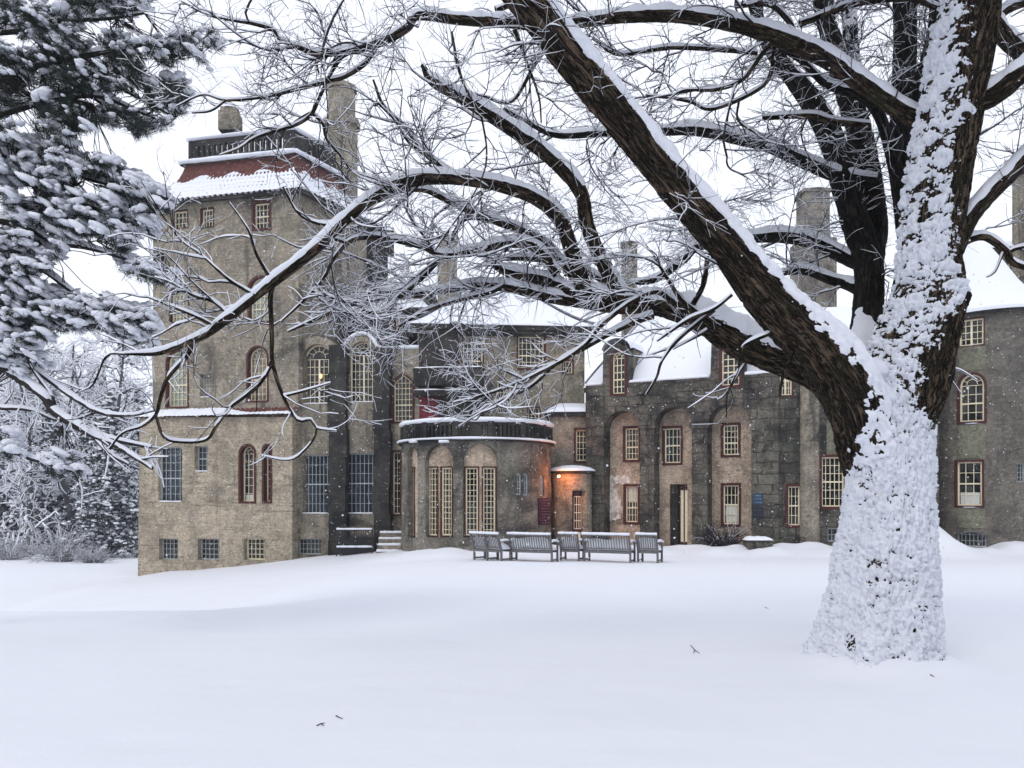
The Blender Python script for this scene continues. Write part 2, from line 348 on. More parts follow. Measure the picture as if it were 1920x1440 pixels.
def sbox(mb, S, u0, u1, z0, z1, d0, d1, n=None):
    n = n or (max(1, int(abs(u1-u0) / .4)) if isinstance(S, Cyl) else 1); us = np.linspace(u0, u1, n+1)
    for i in range(n):
        a, b = us[i], us[i+1]
        mb.box([S.pt(a, z0, d0), S.pt(b, z0, d0), S.pt(b, z0, d1), S.pt(a, z0, d1), S.pt(a, z1, d0), S.pt(b, z1, d0), S.pt(b, z1, d1), S.pt(a, z1, d1)])
def archshape(u0, u1, z0, z1, kind, n=14):
    """opening outline; z1 is the crown; returns polygon ccw, spring height, function top(u)"""
    w2 = (u1-u0)/2; c = (u0+u1)/2
    if kind == 'flat': return [(u0, z0), (u1, z0), (u1, z1), (u0, z1)], z1, lambda u: z1
    if kind == 'round':
        rise = min(w2, (z1-z0)*.6); zs = z1 - rise
        f = lambda u: zs + rise * math.sqrt(max(0, 1 - ((u-c)/w2)**2))
        arc = [(c + w2*math.cos(t), zs + rise*math.sin(t)) for t in np.linspace(0, PI, n)]
    elif kind == 'seg':
        rise = .25 * w2; zs = z1 - rise; f = lambda u: zs + rise * (1 - ((u-c)/w2)**2)
        arc = [(c + w2*math.cos(t), f(c + w2*math.cos(t))) for t in np.linspace(0, PI, n)]
    else:
        rise = w2 * .85; zs = z1 - rise; f = lambda u: zs + rise * max(0, 1 - abs((u-c)/w2))**.85
        arc = [(c + w2*math.cos(t), f(c + w2*math.cos(t))) for t in np.linspace(0, PI, n + 1)]
    return [(u0, z0), (u1, z0)] + arc[(0 if arc[0][1] > z0 + 1e-6 else 1):], zs, f
HOLES = {}
def window(S, key, x0, x1, y0, y1, cols, rows, kind='flat', frame='cream', red=0, d=.22, glass='glass', meet=True, center=False, base_d=0, curtain=None, bw=.021, sill=True, label=None):
    xc = (x0+x1)/2; ua, _ = S.uv(x0, y0); ub, _ = S.uv(x1, y0); _, zt = S.uv(xc, y0); _, zb = S.uv(xc, y1)
    u0, u1, z0, z1 = min(ua, ub), max(ua, ub), min(zt, zb), max(zt, zb); uc = (u0+u1)/2; H = z1 - z0
    rw = red * .1
    poly, zs, f = archshape(u0 - rw, u1 + rw, z0 - rw, z1 + rw, kind); HOLES.setdefault(key, []).append(poly)
    fr = MB(); D = base_d + d
    def bar(a, b, c, e, w=bw, d0=D-.03, d1=D+.02): sbox(fr, S, a, b, c, e, d0, d1)
    def seg(p, q, w=bw, d0=D-.03, d1=D+.02):
        p = np.array(p, float); q = np.array(q, float); v = q - p; L = np.linalg.norm(v)
        if L < 1e-4: return
        nn = np.array([-v[1], v[0]]) / L * w / 2; c = [p - nn, q - nn, q + nn, p + nn]
        fr.box([S.pt(c[i][0], c[i][1], d0) for i in range(4)] + [S.pt(c[i][0], c[i][1], d1) for i in range(4)])
    pin, zsi, fi = archshape(u0, u1, z0, z1, kind)
    fw = .05
    for i in range(len(pin)): 
        a, b = np.array(pin[i]), np.array(pin[(i+1) % len(pin)]); cen = np.array([uc, (z0+z1)/2]); m = (a+b)/2; 
        v = (b-a) / (np.linalg.norm(b-a) + 1e-9); nn = np.array([-v[1], v[0]]); off = nn * fw/2 if nn @ (cen - m) > 0 else -nn * fw/2
        seg(a + off - v*.02, b + off + v*.02, fw, D-.05, D+.02)
    for i in range(1, cols):
        u = u0 + (u1-u0) * i / cols; top = zsi if (kind == 'round' and rows > 4 and cols > 2) else fi(u)
        wv = .07 if (center and i * 2 == cols) else bw; sbox(fr, S, u - wv/2, u + wv/2, z0, top, D-.03, D+.02, 1)
    zt_ = zsi if kind != 'flat' else z1
    nr = rows if kind == 'flat' else max(1, int(round(rows * (zt_-z0) / H)))
    for j in range(1, nr + (1 if kind != 'flat' else 0)):
        z = z0 + (zt_-z0) * j / nr; mw = .055 if (meet and j == nr // 2) else bw; sbox(fr, S, u0, u1, z - mw/2, z + mw/2, D-.028, D+.018)
    if kind == 'round' and rows > 4 and cols > 2:
        w2 = (u1-u0)/2; rise = z1 - zsi; pr = None
        for t in np.linspace(0, PI, 13):
            q = (uc + .45*w2*math.cos(t), zsi + .45*rise*math.sin(t) + .12*rise)
            if pr: seg(pr, q)
            pr = q
        for t in np.linspace(PI/6, 5*PI/6, 5 if cols > 3 else 3): seg((uc + .45*w2*math.cos(t), zsi + .45*rise*math.sin(t) + .12*rise), (uc + w2*math.cos(t), zsi + rise*math.sin(t)))
    o = cpart(fr, 'window', M[frame], label=label)
    gl = MB(); gp = np.array(pin); c0 = np.array([[uc, (z0+z1)/2]]); A = np.vstack([gp, c0]); n = len(gp)
    gl.add(S.pt(A[:, 0], A[:, 1], D + .03), np.array([[i, (i+1) % n, n] for i in range(n)])); cpart(gl, 'glass', M[glass], o)
    if red:
        rd = MB(); po, _, _ = archshape(u0 - rw, u1 + rw, z0 - rw, z1 + rw, kind); n = len(pin)
        for i in range(n):
            j = (i+1) % n; a, b, c, e = pin[i], pin[j], po[j], po[i]
            rd.box([S.pt(*a, D-.0), S.pt(*b, D-.0), S.pt(*c, D-.0), S.pt(*e, D-.0), S.pt(*a, base_d-.03), S.pt(*b, base_d-.03), S.pt(*c, base_d-.03), S.pt(*e, base_d-.03)])
        cpart(rd, 'surround', M['red'], o)
    if curtain:
        cu = MB(); k0, k1 = curtain; us = np.linspace(u0+.08, u1-.08, 24); V = np.array([[S.pt(u, z, D+.022 - .012*abs(math.sin(i*1.3))) for z in (z0+H*k0, z0+H*k1)] for i, u in enumerate(us)])
        cu.grid(V, 24, 2); cpart(cu, 'curtain', M['curtain'], o)
    if sill and d > .1:
        sn = MB(); n = 7; uu_ = np.linspace(u0, u1, n); P = S.pt(uu_, np.full(n, z0 - rw + .02), np.full(n, base_d + .07))
        sn.tube(P, .05, 6, a=np.full(n, .07), b=.03 + .015*RNG.random(n)); cpart(sn, 'sill_snow', M['snow'], o, smooth=True)
    return o
def poly_px(S, pts): return [tuple(map(float, S.uv(*p))) for p in pts]
def ground_at(S, px, py=1020):
    u, _ = S.uv(px, py); p = S.pt(u, 0); return float(ground_z(p[0], p[1]))
def snow_pad(P, wd, h, name='snow_cap', parent=None, k=10):
    P = spline(P, .15); n = len(P); nz = 1 + .3*fbm(np.stack([P[:, 0]*1.5, P[:, 1]*1.5, P[:, 2]], -1), 2)
    m = MB(); m.tube(P, 1, k, a=np.full(n, wd) * (1 + .1*(nz-1)), b=h * nz); return cpart(m, name, M['snow'], parent, smooth=True)

# --- square tower
A0, A1 = (258, 37.8), (548, 36.0)
SA = Plane(A0, A1); SAu = Plane(A0, A1, .35)
k = 'A'
window(SA, k, 297, 341, 838, 941, 5, 7, frame='palegrey', glass='glass_blue', d=.25)
window(SA, k, 365, 389, 836, 884, 3, 4, frame='palegrey', glass='glass_blue', d=.3)
window(SA, k, 451, 477, 836, 940, 3, 7, 'round', red=1, d=.32, meet=False, curtain=(.02, .12))
window(SA, k, 495, 507, 836, 940, 2, 7, 'round', red=1, d=.32, meet=False)
for x0, x1 in ((298, 334), (371, 411), (458, 497)): window(SA, k, x0, x1, 1010, 1050, 5, 4, frame='palegrey' if x0 < 400 else 'cream', d=.3, meet=False, bw=.022, sill=False)
zb = -2.6
m = MB(); slab(m, SA, poly_px(SA, [(258, 1120), (548, 1120), (548, 782), (262, 782)]), HOLES[k], thick=.6); cpart(m, 'wall', M['tan'], label='tan lower storeys of the square tower')
k = 'Au'
window(SAu, k, 324, 352, 395, 428, 4, 3, d=.2, red=.35, meet=False)
window(SAu, k, 377, 400, 391, 425, 4, 3, d=.2, red=.35, meet=False)
window(SAu, k, 476, 505, 380, 428, 4, 4, d=.2, red=1)
window(SAu, k, 319, 352, 532, 603, 5, 7, 'round', glass='glass_pale', d=.25, red=.5)
window(SAu, k, 371, 385, 542, 558, 2, 2, d=.2, frame='palegrey', meet=False)
window(SAu, k, 468, 507, 520, 602, 5, 7, 'round', glass='glass_pale', d=.25, red=1)
window(SAu, k, 313, 352, 658, 762, 5, 8, 'round', glass='glass_pale', d=.25, red=.7)
window(SAu, k, 375, 397, 702, 745, 4, 5, d=.3, frame='palegrey')
window(SAu, k, 465, 501, 651, 751, 5, 8, 'round', d=.3, red=.8)
EAVE = 15.3
ul, _ = SAu.uv(287, 700); ur = SA.uv(548, 700)[0] + .12
m = MB(); slab(m, SAu, [(ul, 4.4), (ur, 4.4), (ur, EAVE), (ul, EAVE)], HOLES[k]); cpart(m, 'wall', M['tan_up'], label='grey-tan upper storeys of the square tower')
C0 = SAu.pt(ul, 0)[:2]; C1 = SAu.pt(ur, 0)[:2]; ang = math.radians(62); sdv = np.array([math.cos(ang), math.sin(ang)])
C2 = C1 + sdv * 4.9; C3 = C0 + sdv * 4.9
class Side(Plane):
    def __init__(s, A, B): s.t = (B-A)/np.linalg.norm(B-A); s.n = np.array([-s.t[1], s.t[0]]); s.p = A; s.L = np.linalg.norm(B-A)
SAs = Side(C1, C2)
k = 'As'; HOLES[k] = []
m = MB(); slab(m, SAs, [(0, 0), (4.9, 0), (4.9, EAVE), (0, EAVE)], []); cpart(m, 'wall', M['mid'], label='streaked right flank of the square tower')
m = MB(); ins = lambda P, c, f: P + (c - P) * f
cc = (C0+C1+C2+C3)/4; m.prism([ins(p, cc, .12) for p in (C0, C1, C2, C3)], -3, EAVE - .1); m.prism([ins(p, cc, .02) for p in (C3, C2)] + [ins(C2, cc, .2), ins(C3, cc, .2)][::1], -3, EAVE-.1)
cpart(m, 'wall', M['tan_up'], label='rear body of the square tower')
# tile pent band
def tiles(name, c0, c1, prof, snow_amt, dz=0, inset_c=None):
    """corrugated clay tile slope between corners c0,c1 (xy); prof = [(inset, z)], corners move toward inset_c pair"""
    L = np.linalg.norm(c1-c0); nu = int(L/.24*6); pr = spline(np.array([(a, b, 0) for a, b in prof]), .06); nv = len(pr)
    t = np.linspace(0, 1, nu); sl = np.concatenate([[0], np.cumsum(np.linalg.norm(np.diff(pr[:, :2], axis=0), axis=1))])
    e0, e1 = inset_c; V = np.zeros((nu, nv, 3)); 
    for j in range(nv):
        a = c0 + e0 * pr[j, 0]; b = c1 + e1 * pr[j, 0]; V[:, j, 0] = a[0] + (b[0]-a[0])*t; V[:, j, 1] = a[1] + (b[1]-a[1])*t; V[:, j, 2] = pr[j, 1]
    ph = (t * L / .24)[:, None]; course = (sl / .30) % 1.0
    cor = .055 * np.abs(np.sin(PI * ph)) + .035 * (1 - course)[None]; V2 = V.copy(); V2[..., 2] += cor; 
    m = MB(); m.grid(V2, nu, nv); m.f = [f for f in m.f]; o = cpart(m, name, M['tile'], smooth=False)
    sn = V.copy(); v = (sl / sl[-1])[None]; nz = .022 * fbm(np.stack([V[..., 0]*2, V[..., 1]*2, V[..., 2]*2], -1), 3)
    am = snow_amt(t[:, None], v) + nz - (.10*((course[None] < .3) & (np.abs(np.sin(PI*ph)) > .72)) if name == 'tower_roof' else 0); gz = np.gradient(pr[:, 1]); gx = np.gradient(pr[:, 0]); gl = np.hypot(gz, gx); ox = (gz/gl)[None]*am; sn[..., 2] += (gx/gl)[None]*am + .45*cor
    for q_, e_ in ((0, e0), (1, e1)):
        wt = ((1-t) if q_ == 0 else t)[:, None]; sn[..., 0] -= wt*ox*e_[0]; sn[..., 1] -= wt*ox*e_[1]
    m = MB(); m.grid(sn, nu, nv); cpart(m, 'snow_cover', M['snow'], o, smooth=True); return o
bl = SA.uv(262, 775)[0]; br_ = SA.uv(550, 775)[0]
Z = SA.uv(400, 784)[1]
tiles('tile_band', SA.pt(bl-.2, 0, -.25)[:2], SA.pt(br_+.1, 0, -.25)[:2], [(0, Z), (.62, Z+.42)], lambda t, v: .095 - .11*ss(.5, .75, t) * ss(.2, .7, v) - .02*ss(.6, 1, v), inset_c=(SA.n, SA.n))
# tower roof
cs = [C0, C1, C2, C3]; outd = []
for i, c in enumerate(cs):
    e = (cc - c); a = cs[(i+1) % 4] - c; b = cs[i-1] - c; a = a/np.linalg.norm(a); b = b/np.linalg.norm(b); dgl = a + b; outd.append(dgl / abs(np.cross(a, b)))
prof = [(-.55, EAVE-.12), (-.1, EAVE+.18), (.4, EAVE+.75), (.72, EAVE+1.45), (.9, EAVE+2.15)]
for i in range(4):
    j = (i+1) % 4
    tiles('tower_roof', cs[i], cs[j], prof, lambda t, v: .085 - .125*ss(.55, .82, v + .05*np.sin(t*23)), inset_c=(outd[i], outd[j]))
# soffit + ledge + parapet
m = MB(); q = [c + d_*-.5 for c, d_ in zip(cs, outd)]; m.prism(q, EAVE-.22, EAVE-.1); cpart(m, 'eave', M['dark'])
q = [c + d_*.72 for c, d_ in zip(cs, outd)]; m = MB(); m.prism(q, EAVE+2.05, EAVE+2.2); cpart(m, 'ledge', M['dark'])
zl = EAVE + 2.2
for i in range(4):
    a = q[i]; b = q[(i+1) % 4]; snow_pad([(*a, zl+.02), (*((a+b)/2), zl+.02), (*b, zl+.02)], .2, .1)
q = [c + d_*.95 for c, d_ in zip(cs, outd)]
for i in range(4):
    Sp = Side(q[i], q[(i+1) % 4]); hs = []
    if i == 0: hs = [[(a, zl+.3), (a+.16, zl+.3), (a+.16, zl+.85), (a, zl+.85)] for a in np.arange(.5, Sp.L-.6, .29)]
    if i in (1, 2): hs = [[(a, zl+.3), (a+.16, zl+.3), (a+.16, zl+.85), (a, zl+.85)] for a in np.arange(1.0, Sp.L-1, .32)]
    m = MB(); slab(m, Sp, [(0, zl-.1), (Sp.L, zl-.1), (Sp.L, zl+1.15), (0, zl+1.15)], hs, thick=.22, jamb=.22)
    if i == 0: [None]
    cpart(m, 'parapet', M['dark'])
    a, b = q[i], q[(i+1) % 4]; snow_pad([(*a, zl+1.18), (*((a+b)/2), zl+1.18), (*b, zl+1.18)], .2, .07)
m = MB(); m.prism([c + d_*1.0 for c, d_ in zip(cs, outd)], zl-1.2, zl-.02); cpart(m, 'roof_deck', M['snow'])
def octa(cx, cy, r, n=8): return [(cx + r*math.cos(t), cy + r*math.sin(t)) for t in np.arange(n)*2*PI/n + PI/n]
def chimney(px, Y, segs, mat='grey', n=4, cap=True, label=None):
    x = (px-960)/F*Y; m = MB(); last = None
    for wpx, y0, y1 in segs:
        r = wpx/2/F*Y * (1.414 if n == 4 else 1.06); z0 = CZ+(HZ-y1)/F*Y; z1 = CZ+(HZ-y0)/F*Y; m.prism(octa(x, Y, r, n), z0, z1); last = (r, z1)
    o = cpart(m, 'chimney', M[mat], label=label)
    s = MB(); r, z = last; th = np.arange(16)*2*PI/16; V = []
    for rr, h in ((.98, 0), (.95, .09), (.6, .16), (.02, .19)): V.append([(x + r*rr*.75*math.cos(t)*(1.1), Y + r*rr*.75*math.sin(t)*1.1, z+h) for t in th])
    s.grid(np.array(V), 4, 16, cu=True); s.f = [f[:, ::-1] for f in s.f]; cpart(s, 'snow_cap', M['snow'], o, smooth=True); return o
chimney(641, 41.5, [(56, 236, 420), (66, 228, 240), (48, 172, 228), (54, 164, 172)], 'mid', 8, label='tall broad chimney at the tower corner')
for a in range(6):
    pass
chimney(432, 39.5, [(34, 214, 250), (28, 206, 214)], 'mid', 4, label='small capped chimney on the tower')
chimney(432, 39.5, [(24, 200, 207)], 'dark', 8)
chimney(839, 39, [(34, 452, 640), (38, 446, 452)], 'tan_up', 4)
chimney(1180, 40, [(26, 462, 640), (30, 457, 462)], 'mid', 4)
chimney(1524, 36, [(64, 455, 660), (46, 368, 455), (52, 362, 368)], 'grey', 4, label='stepped chimney seen between the tree limbs')
chimney(1935, 36, [(46, 330, 520), (52, 324, 330)], 'mid', 4)

# --- section with two tall arched windows
SB = Plane((545, 36.6), (790, 35.8)); k = 'B'
window(SB, k, 568, 620, 645, 757, 6, 8, 'round', d=.35, meet=False, center=True)
window(SB, k, 655, 703, 640, 754, 6, 8, 'round', d=.3, meet=False, center=True)
window(SB, k, 561, 618, 853, 963, 8, 6, frame='palegrey', glass='glass_blue', d=.25)
window(SB, k, 641, 704, 850, 963, 8, 6, frame='palegrey', glass='glass_blue', d=.25)
window(SB, k, 558, 602, 1010, 1040, 6, 3, frame='palegrey', d=.25, meet=False, sill=False)
window(SB, k, 738, 773, 702, 790, 5, 8, 'pointed', d=.2, red=1, meet=True)
window(SB, k, 736, 750, 848, 964, 2, 8, d=.2, red=1)
out = [(545, 1100), (790, 1100), (790, 652), (745, 653), (706, 650), (699, 637), (690, 629), (680, 626), (668, 628), (656, 635), (645, 650), (632, 648), (612, 634), (595, 630), (572, 634), (545, 636)]
m = MB(); slab(m, SB, poly_px(SB, out), HOLES[k], thick=1.2); cpart(m, 'wall', M['mid'], label='streaked wall with two tall arched windows')
snow_pad([SB.pt(*SB.uv(x, y), -.02 + .2) for x, y in ((638, 653), (645, 648), (656, 633), (668, 626), (680, 624), (690, 627), (699, 635), (706, 648), (716, 652), (745, 651), (785, 650))], .3, .09)
for x0, x1, y0 in ((621, 654, 650), (705, 735, 655)):
    m = MB(); a, zt = SB.uv(x0, y0); b, _ = SB.uv(x1, y0); 
    for i in range(8):
        z0, z1 = -1.8 + (zt+1.8)*i/8, -1.8 + (zt+1.8)*(i+1)/8; e = .04*math.sin(i*2.1)
        slab(m, SB, [(a+e, z0), (b+e, z0), (b+e, z1), (a+e, z1)], [], d=-.4, thick=.45, rough=.03)
    cpart(m, 'pier', M['dark'], label='blackened pier beside a tall arched window')
# --- dark recessed storey behind
def block(plan_a, plan_b, ytop, depth, mat, zbase=-1.5, holes=None, label=None, off=0):
    S = Plane(plan_a, plan_b); u1 = S.L; zt = S.uv((plan_a[0]+plan_b[0])/2, ytop)[1]
    m = MB(); slab(m, S, [(0, zbase), (u1, zbase), (u1, zt), (0, zt)], HOLES.get(holes, []) if holes else [], thick=.5)
    P = [S.pt(0, 0, .5)[:2], S.pt(u1, 0, .5)[:2], S.pt(u1, 0, depth)[:2], S.pt(0, 0, depth)[:2]]
    m.prism([P[0], P[1], P[2], P[3]], zbase, zt - .02); 
    for uu_ in (0, u1):
        a = S.pt(uu_, 0, 0)[:2]; b = S.pt(uu_, 0, .5)[:2]; m.prism([a + S.t*.02*(1 if uu_ == 0 else -1), b + S.t*.02*(1 if uu_ == 0 else -1), b, a], zbase, zt)
    return S, zt, cpart(m, 'wall', M[mat], label=label)
def snow_roof(S, u0, u1, d0, d1, z0, z1, hip=1.5, t=.16, name='roof', under='dark', over=.35, concave=.0, left_hip=True, right_hip=True):
    """hipped roof rising from the eave z0 at depth d0 to the ridge z1 at depth d1, with a snow blanket"""
    nu, nv = int((u1-u0)/.2)+8, 22; o = None
    for snowy in (0, 1):
        m = MB(); U = np.linspace(0, 1, nu)[:, None]; V = np.linspace(0, 1, nv)[None]
        a = u0 - over + (hip if left_hip else 0)*V; b = u1 + over - (hip if right_hip else 0)*V
        uu_ = a + (b-a)*U; dd = (d0-over) + (d1-d0+over)*V + 0*U; zz = z0 + (z1-z0)*(V**(1+concave)) + 0*U
        P = S.pt(uu_, zz, dd)
        if snowy:
            edge = np.minimum(np.minimum(U, 1-U)*8, V*9); th = t*np.sqrt(np.clip(edge, 0.02, 1)) * (1 + .22*fbm(P*.7, 3)); P[..., 2] += th
        m.grid(P, nu, nv)
        if not snowy:     # side slopes and back
            for uu2, sg in ((a, 1), (b, -1)):
                dd2 = np.stack([dd[0], np.full(nv, 2*d1 - d0 + over) - (d1-d0+over)*V[0]], 0); ue = np.stack([uu2[0]]*2)
                m.grid(S.pt(ue, np.stack([zz[0]]*2), dd2), 2, nv)
            o = cpart(m, name, M[under])
        else:
            for uu2, sg in ((a, -1), (b, 1)):
                dd2 = dd[0][None] + (2*(d1-dd[0]))[None]*np.linspace(0, 1, 12)[:, None]; ue = uu2[0][None] + 0*dd2; z2 = zz[0][None] + t*.9 + 0*dd2
                m.grid(S.pt(ue, z2, dd2), 12, nv)
            m.grid(S.pt(uu_, zz + t, 2*d1 - dd), nu, nv); 
            # lip
            e0 = P[:, 0]; e1 = e0.copy(); e1[:, 2] = z0 - .02; m.grid(np.stack([e1, e0], 1), nu, 2)
            cpart(m, 'snow_cover', M['snow'], o, smooth=True)
    m = MB(); Sb = S; sbox(m, Sb, u0-over, u1+over, z0-.22, z0-.01, d0-over+.03, 2*d1-d0+over, 1); cpart(m, 'eave', M['dark'], o)
    return o
HOLES['H'] = []
SH = Plane((655, 38.6), (800, 38.2)); window(SH, 'H', 742, 755, 594, 622, 2, 3, red=.8, d=.15, meet=False)
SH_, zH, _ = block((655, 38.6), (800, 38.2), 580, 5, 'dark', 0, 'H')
snow_roof(SH_, 0, SH_.L, 0, 2.5, zH, zH+.9, 1.0, concave=.3)
S_, z_, _ = block((700, 42), (800, 42), 548, 4, 'tan_up', 0); snow_roof(S_, 0, S_.L, 0, 2, z_, z_+.9, 1.0)
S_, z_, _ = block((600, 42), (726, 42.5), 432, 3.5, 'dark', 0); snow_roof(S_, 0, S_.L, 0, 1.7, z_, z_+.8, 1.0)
# --- upper centre block behind the bow
SE = Plane((783, 35.9), (1096, 36.6)); k = 'E'
window(SE, k, 868, 905, 640, 700, 4, 5, d=.2, red=.6)
window(SE, k, 972, 1020, 630, 690, 6, 5, d=.2, red=.9)
window(SE, k, 1056, 1074, 676, 700, 3, 2, d=.2, red=.5, meet=False)
window(SE, k, 933, 958, 716, 775, 4, 6, d=.2)
window(SE, k, 893, 906, 780, 812, 2, 3, d=.2); window(SE, k, 928, 938, 780, 812, 2, 3, d=.2); window(SE, k, 990, 1012, 764, 790, 3, 2, d=.2, red=.5, meet=False)
SE_, zE, _ = block((783, 35.9), (1096, 36.6), 612, 7, 'mid', -1.5, 'E', label='weathered upper wall behind the balcony')
snow_roof(SE_, 0, SE_.L, 0, 3.4, zE, zE+2.35, 2.6, .22, over=.45, concave=.25)
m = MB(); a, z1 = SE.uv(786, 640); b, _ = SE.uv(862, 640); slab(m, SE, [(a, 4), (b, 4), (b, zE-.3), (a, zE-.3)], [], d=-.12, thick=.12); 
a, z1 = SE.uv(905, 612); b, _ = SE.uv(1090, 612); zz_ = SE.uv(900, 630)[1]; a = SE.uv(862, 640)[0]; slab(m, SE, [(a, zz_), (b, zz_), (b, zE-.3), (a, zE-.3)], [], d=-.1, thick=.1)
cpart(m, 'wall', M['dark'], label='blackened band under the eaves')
# small upper balcony
SD2 = Plane((775, 34.6), (900, 34.3))
def ledgebox(S, x0, x1, y0, y1, dep, mat, name, snow=True, sh=.1):
    a, zt = S.uv(x0, y0); b, _ = S.uv(x1, y0); _, zb_ = S.uv(x0, y1); m = MB(); slab(m, S, [(a, zb_), (b, zb_), (b, zt), (a, zt)], [], thick=dep, rough=.025, step=.3)
    sbox(m, S, a+.01, b-.01, zb_+.02, zt-.012, .06, dep, 1); o = cpart(m, name, M[mat])
    if snow: 
        nu = 30; U = np.linspace(a-.03, b+.03, nu)[:, None]; D = np.linspace(-.05, dep, 6)[None]; e = np.minimum(np.minimum(U-a+.03, b+.03-U)*8, (D+.05)*8)
        P = S.pt(U+0*D, zt + sh*np.sqrt(np.clip(e, 0, 1)) + 0*D, D+0*U); P[..., 2] += .02*fbm(P*2, 2); mm = MB(); mm.grid(P, nu, 6); cpart(mm, 'snow_cap', M['snow'], o, smooth=True)
    return o
ledgebox(SD2, 775, 903, 690, 722, 1.6, 'dark', 'balcony_parapet'); ledgebox(Plane((772, 34.3), (905, 34.0)), 776, 905, 732, 742, 1.9, 'dark', 'balcony_ledge')
ledgebox(SD2, 822, 905, 744, 820, .5, 'dark', 'recess_shade_block', False)  # dark block carrying the shade of the loggia recess in its colour
a, zt = SD2.uv(784, 742); b, _ = SD2.uv(821, 742); m = MB(); sbox(m, SD2, a, b, 2.6, zt, .2, .3, 1)
for i in range(4): u = a + (b-a)*(i+.5)/4; sbox(m, SD2, u-.015, u+.015, 2.6, zt, .185, .2, 1)
cpart(m, 'door', M['reddoor'], label='crimson balcony door')
# --- bow front with balustrade
SD = Cyl(894, 34.6, 3.22); SDi = Cyl(894, 34.6, 3.02)
HOLES['D'] = []
for x0, x1, yt in ((764, 783, 838), (798, 850, 835), (868, 934, 832)):
    ua, _ = SD.uv(x0, 900); ub, _ = SD.uv(x1, 900); _, zt = SD.uv((x0+x1)/2, yt); _, zb_ = SD.uv((x0+x1)/2, 1008)
    HOLES['D'].append(archshape(ua, ub, zb_, zt, 'round')[0])
for i, (x0, x1) in enumerate(((769, 777), (802, 820), (828, 847), (873, 896), (906, 929))):
    window(SDi, 'Di', x0, x1, 877 if i else 878, 1004, 3 if i else 2, 12, red=.55, d=.1, meet=False, bw=.02)
window(SD, 'D', 967, 978, 885, 928, 2, 4, 'pointed', frame='palegrey', d=.12, meet=False, sill=False); window(SD, 'D', 981, 991, 885, 929, 2, 4, 'pointed', frame='palegrey', d=.12, meet=False, sill=False)
window(SD, 'D', 1012, 1020, 888, 930, 2, 4, 'pointed', frame='palegrey', d=.12, meet=False, sill=False)
_, zD = SD.uv(894, 826)
m = MB(); U = 3.22*1.72; slab(m, SD, [(-U, -1.5), (U, -1.5), (U, zD), (-U, zD)], HOLES['D'], thick=.5, step=.3, jamb=.2, rough=.035); cpart(m, 'wall', M['grey'], label='grey rounded bow with arched window recesses')
m = MB(); slab(m, SDi, [(-3.02*1.5, -1.2), (3.02*.7, -1.2), (3.02*.7, zD-.1), (-3.02*1.5, zD-.1)], HOLES['Di'], thick=.4, step=.3); cpart(m, 'wall', M['pink'], label='plaster panels inside the arched recesses')
m = MB(); 
for zz0, zz1, dd0 in ((zD-.02, zD+.1, -.14),): sbox(m, SD, -U, U, zz0, zz1, dd0, 3.0, 26)
cpart(m, 'cornice', M['dark'])
sl_ = [[(u, zD+.2), (u+.1, zD+.2), (u+.1, zD+.62), (u, zD+.62)] for j, u in enumerate(np.arange(-4.9, 4.9, .2)) if j % 7]
m = MB(); slab(m, SD, [(-U, zD+.1), (U, zD+.1), (U, zD+.78), (-U, zD+.78)], sl_, thick=.2, jamb=.2, step=.3); 
for j, u in enumerate(np.arange(-4.9, 4.9, 1.4)): sbox(m, SD, u-.12, u+.12, zD+.09, zD+.8, -.06, .24, 1)
cpart(m, 'balustrade', M['dark'], label='dark pierced balustrade round the balcony')
th = np.linspace(-1.6, 1.6, 40); snow_pad(np.stack([SD.c[0] + 3.12*np.sin(th), SD.c[1] - 3.12*np.cos(th), np.full(40, zD+.84)], -1), .22, .11)
snow_pad(np.stack([SD.c[0] + 3.34*np.sin(th), SD.c[1] - 3.34*np.cos(th), np.full(40, zD+.1)], -1), .1, .045)
m = MB(); m.prism([(SD.c[0] + 3*math.sin(t), SD.c[1] - 3*math.cos(t)) for t in np.linspace(-PI*.6, PI*.6, 24)], zD-.3, zD+.12); cpart(m, 'balcony_floor', M['snow'])
for px in (782, 836):
    u, z = SD.uv(px, 828); P = SD.pt(np.array([u-.18, u, u+.18]), np.full(3, z), np.full(3, -.16)); snow_pad(P, .13, .06)
# --- link wall, porch
HOLES['L'] = []; SL = Plane((1030, 35.4), (1112, 35.2)); window(SL, 'L', 1080, 1100, 806, 864, 3, 5, red=1, d=.15, meet=False)
SL_, zL, _ = block((1030, 35.4), (1112, 35.2), 772, 3, 'mid', -1.5, 'L', label='recessed link wall beside the porch'); snow_roof(SL_, 0, SL_.L, 0, 1.2, zL, zL+.35, .4, .16, over=.2)
SK = Cyl(1072, 34.5, .86); zk = SK.uv(1070, 888)[1]
a, _ = SK.uv(1073, 1000); b, _ = SK.uv(1100, 1000); zt = SK.uv(1080, 920)[1]; HOLES['K'] = [[(a, -.9), (b, -.9), (b, zt), (a, zt)]]
m = MB(); slab(m, SK, [(-.86*1.6, -1), (.86*1.6, -1), (.86*1.6, zk), (-.86*1.6, zk)], HOLES['K'], thick=.3, step=.2); o = cpart(m, 'porch', M['mid'], label='rounded porch glowing orange under its lamp')
m = MB(); sbox(m, SK, a, b, -1, zt, .28, .33, 4); cpart(m, 'door', M['red'], o)
fr = MB(); [sbox(fr, SK, u-.015, u+.015, .1, zt-.25, .262, .28, 1) for u in np.linspace(a+.12, b-.08, 4)]; [sbox(fr, SK, a+.12, b-.08, z-.015, z+.015, .26, .28, 3) for z in np.linspace(.1, zt-.25, 5)]; sbox(fr, SK, a+.14, b-.14, -.7, -.05, .26, .28, 3); cpart(fr, 'door_panel', M['cream'], o)
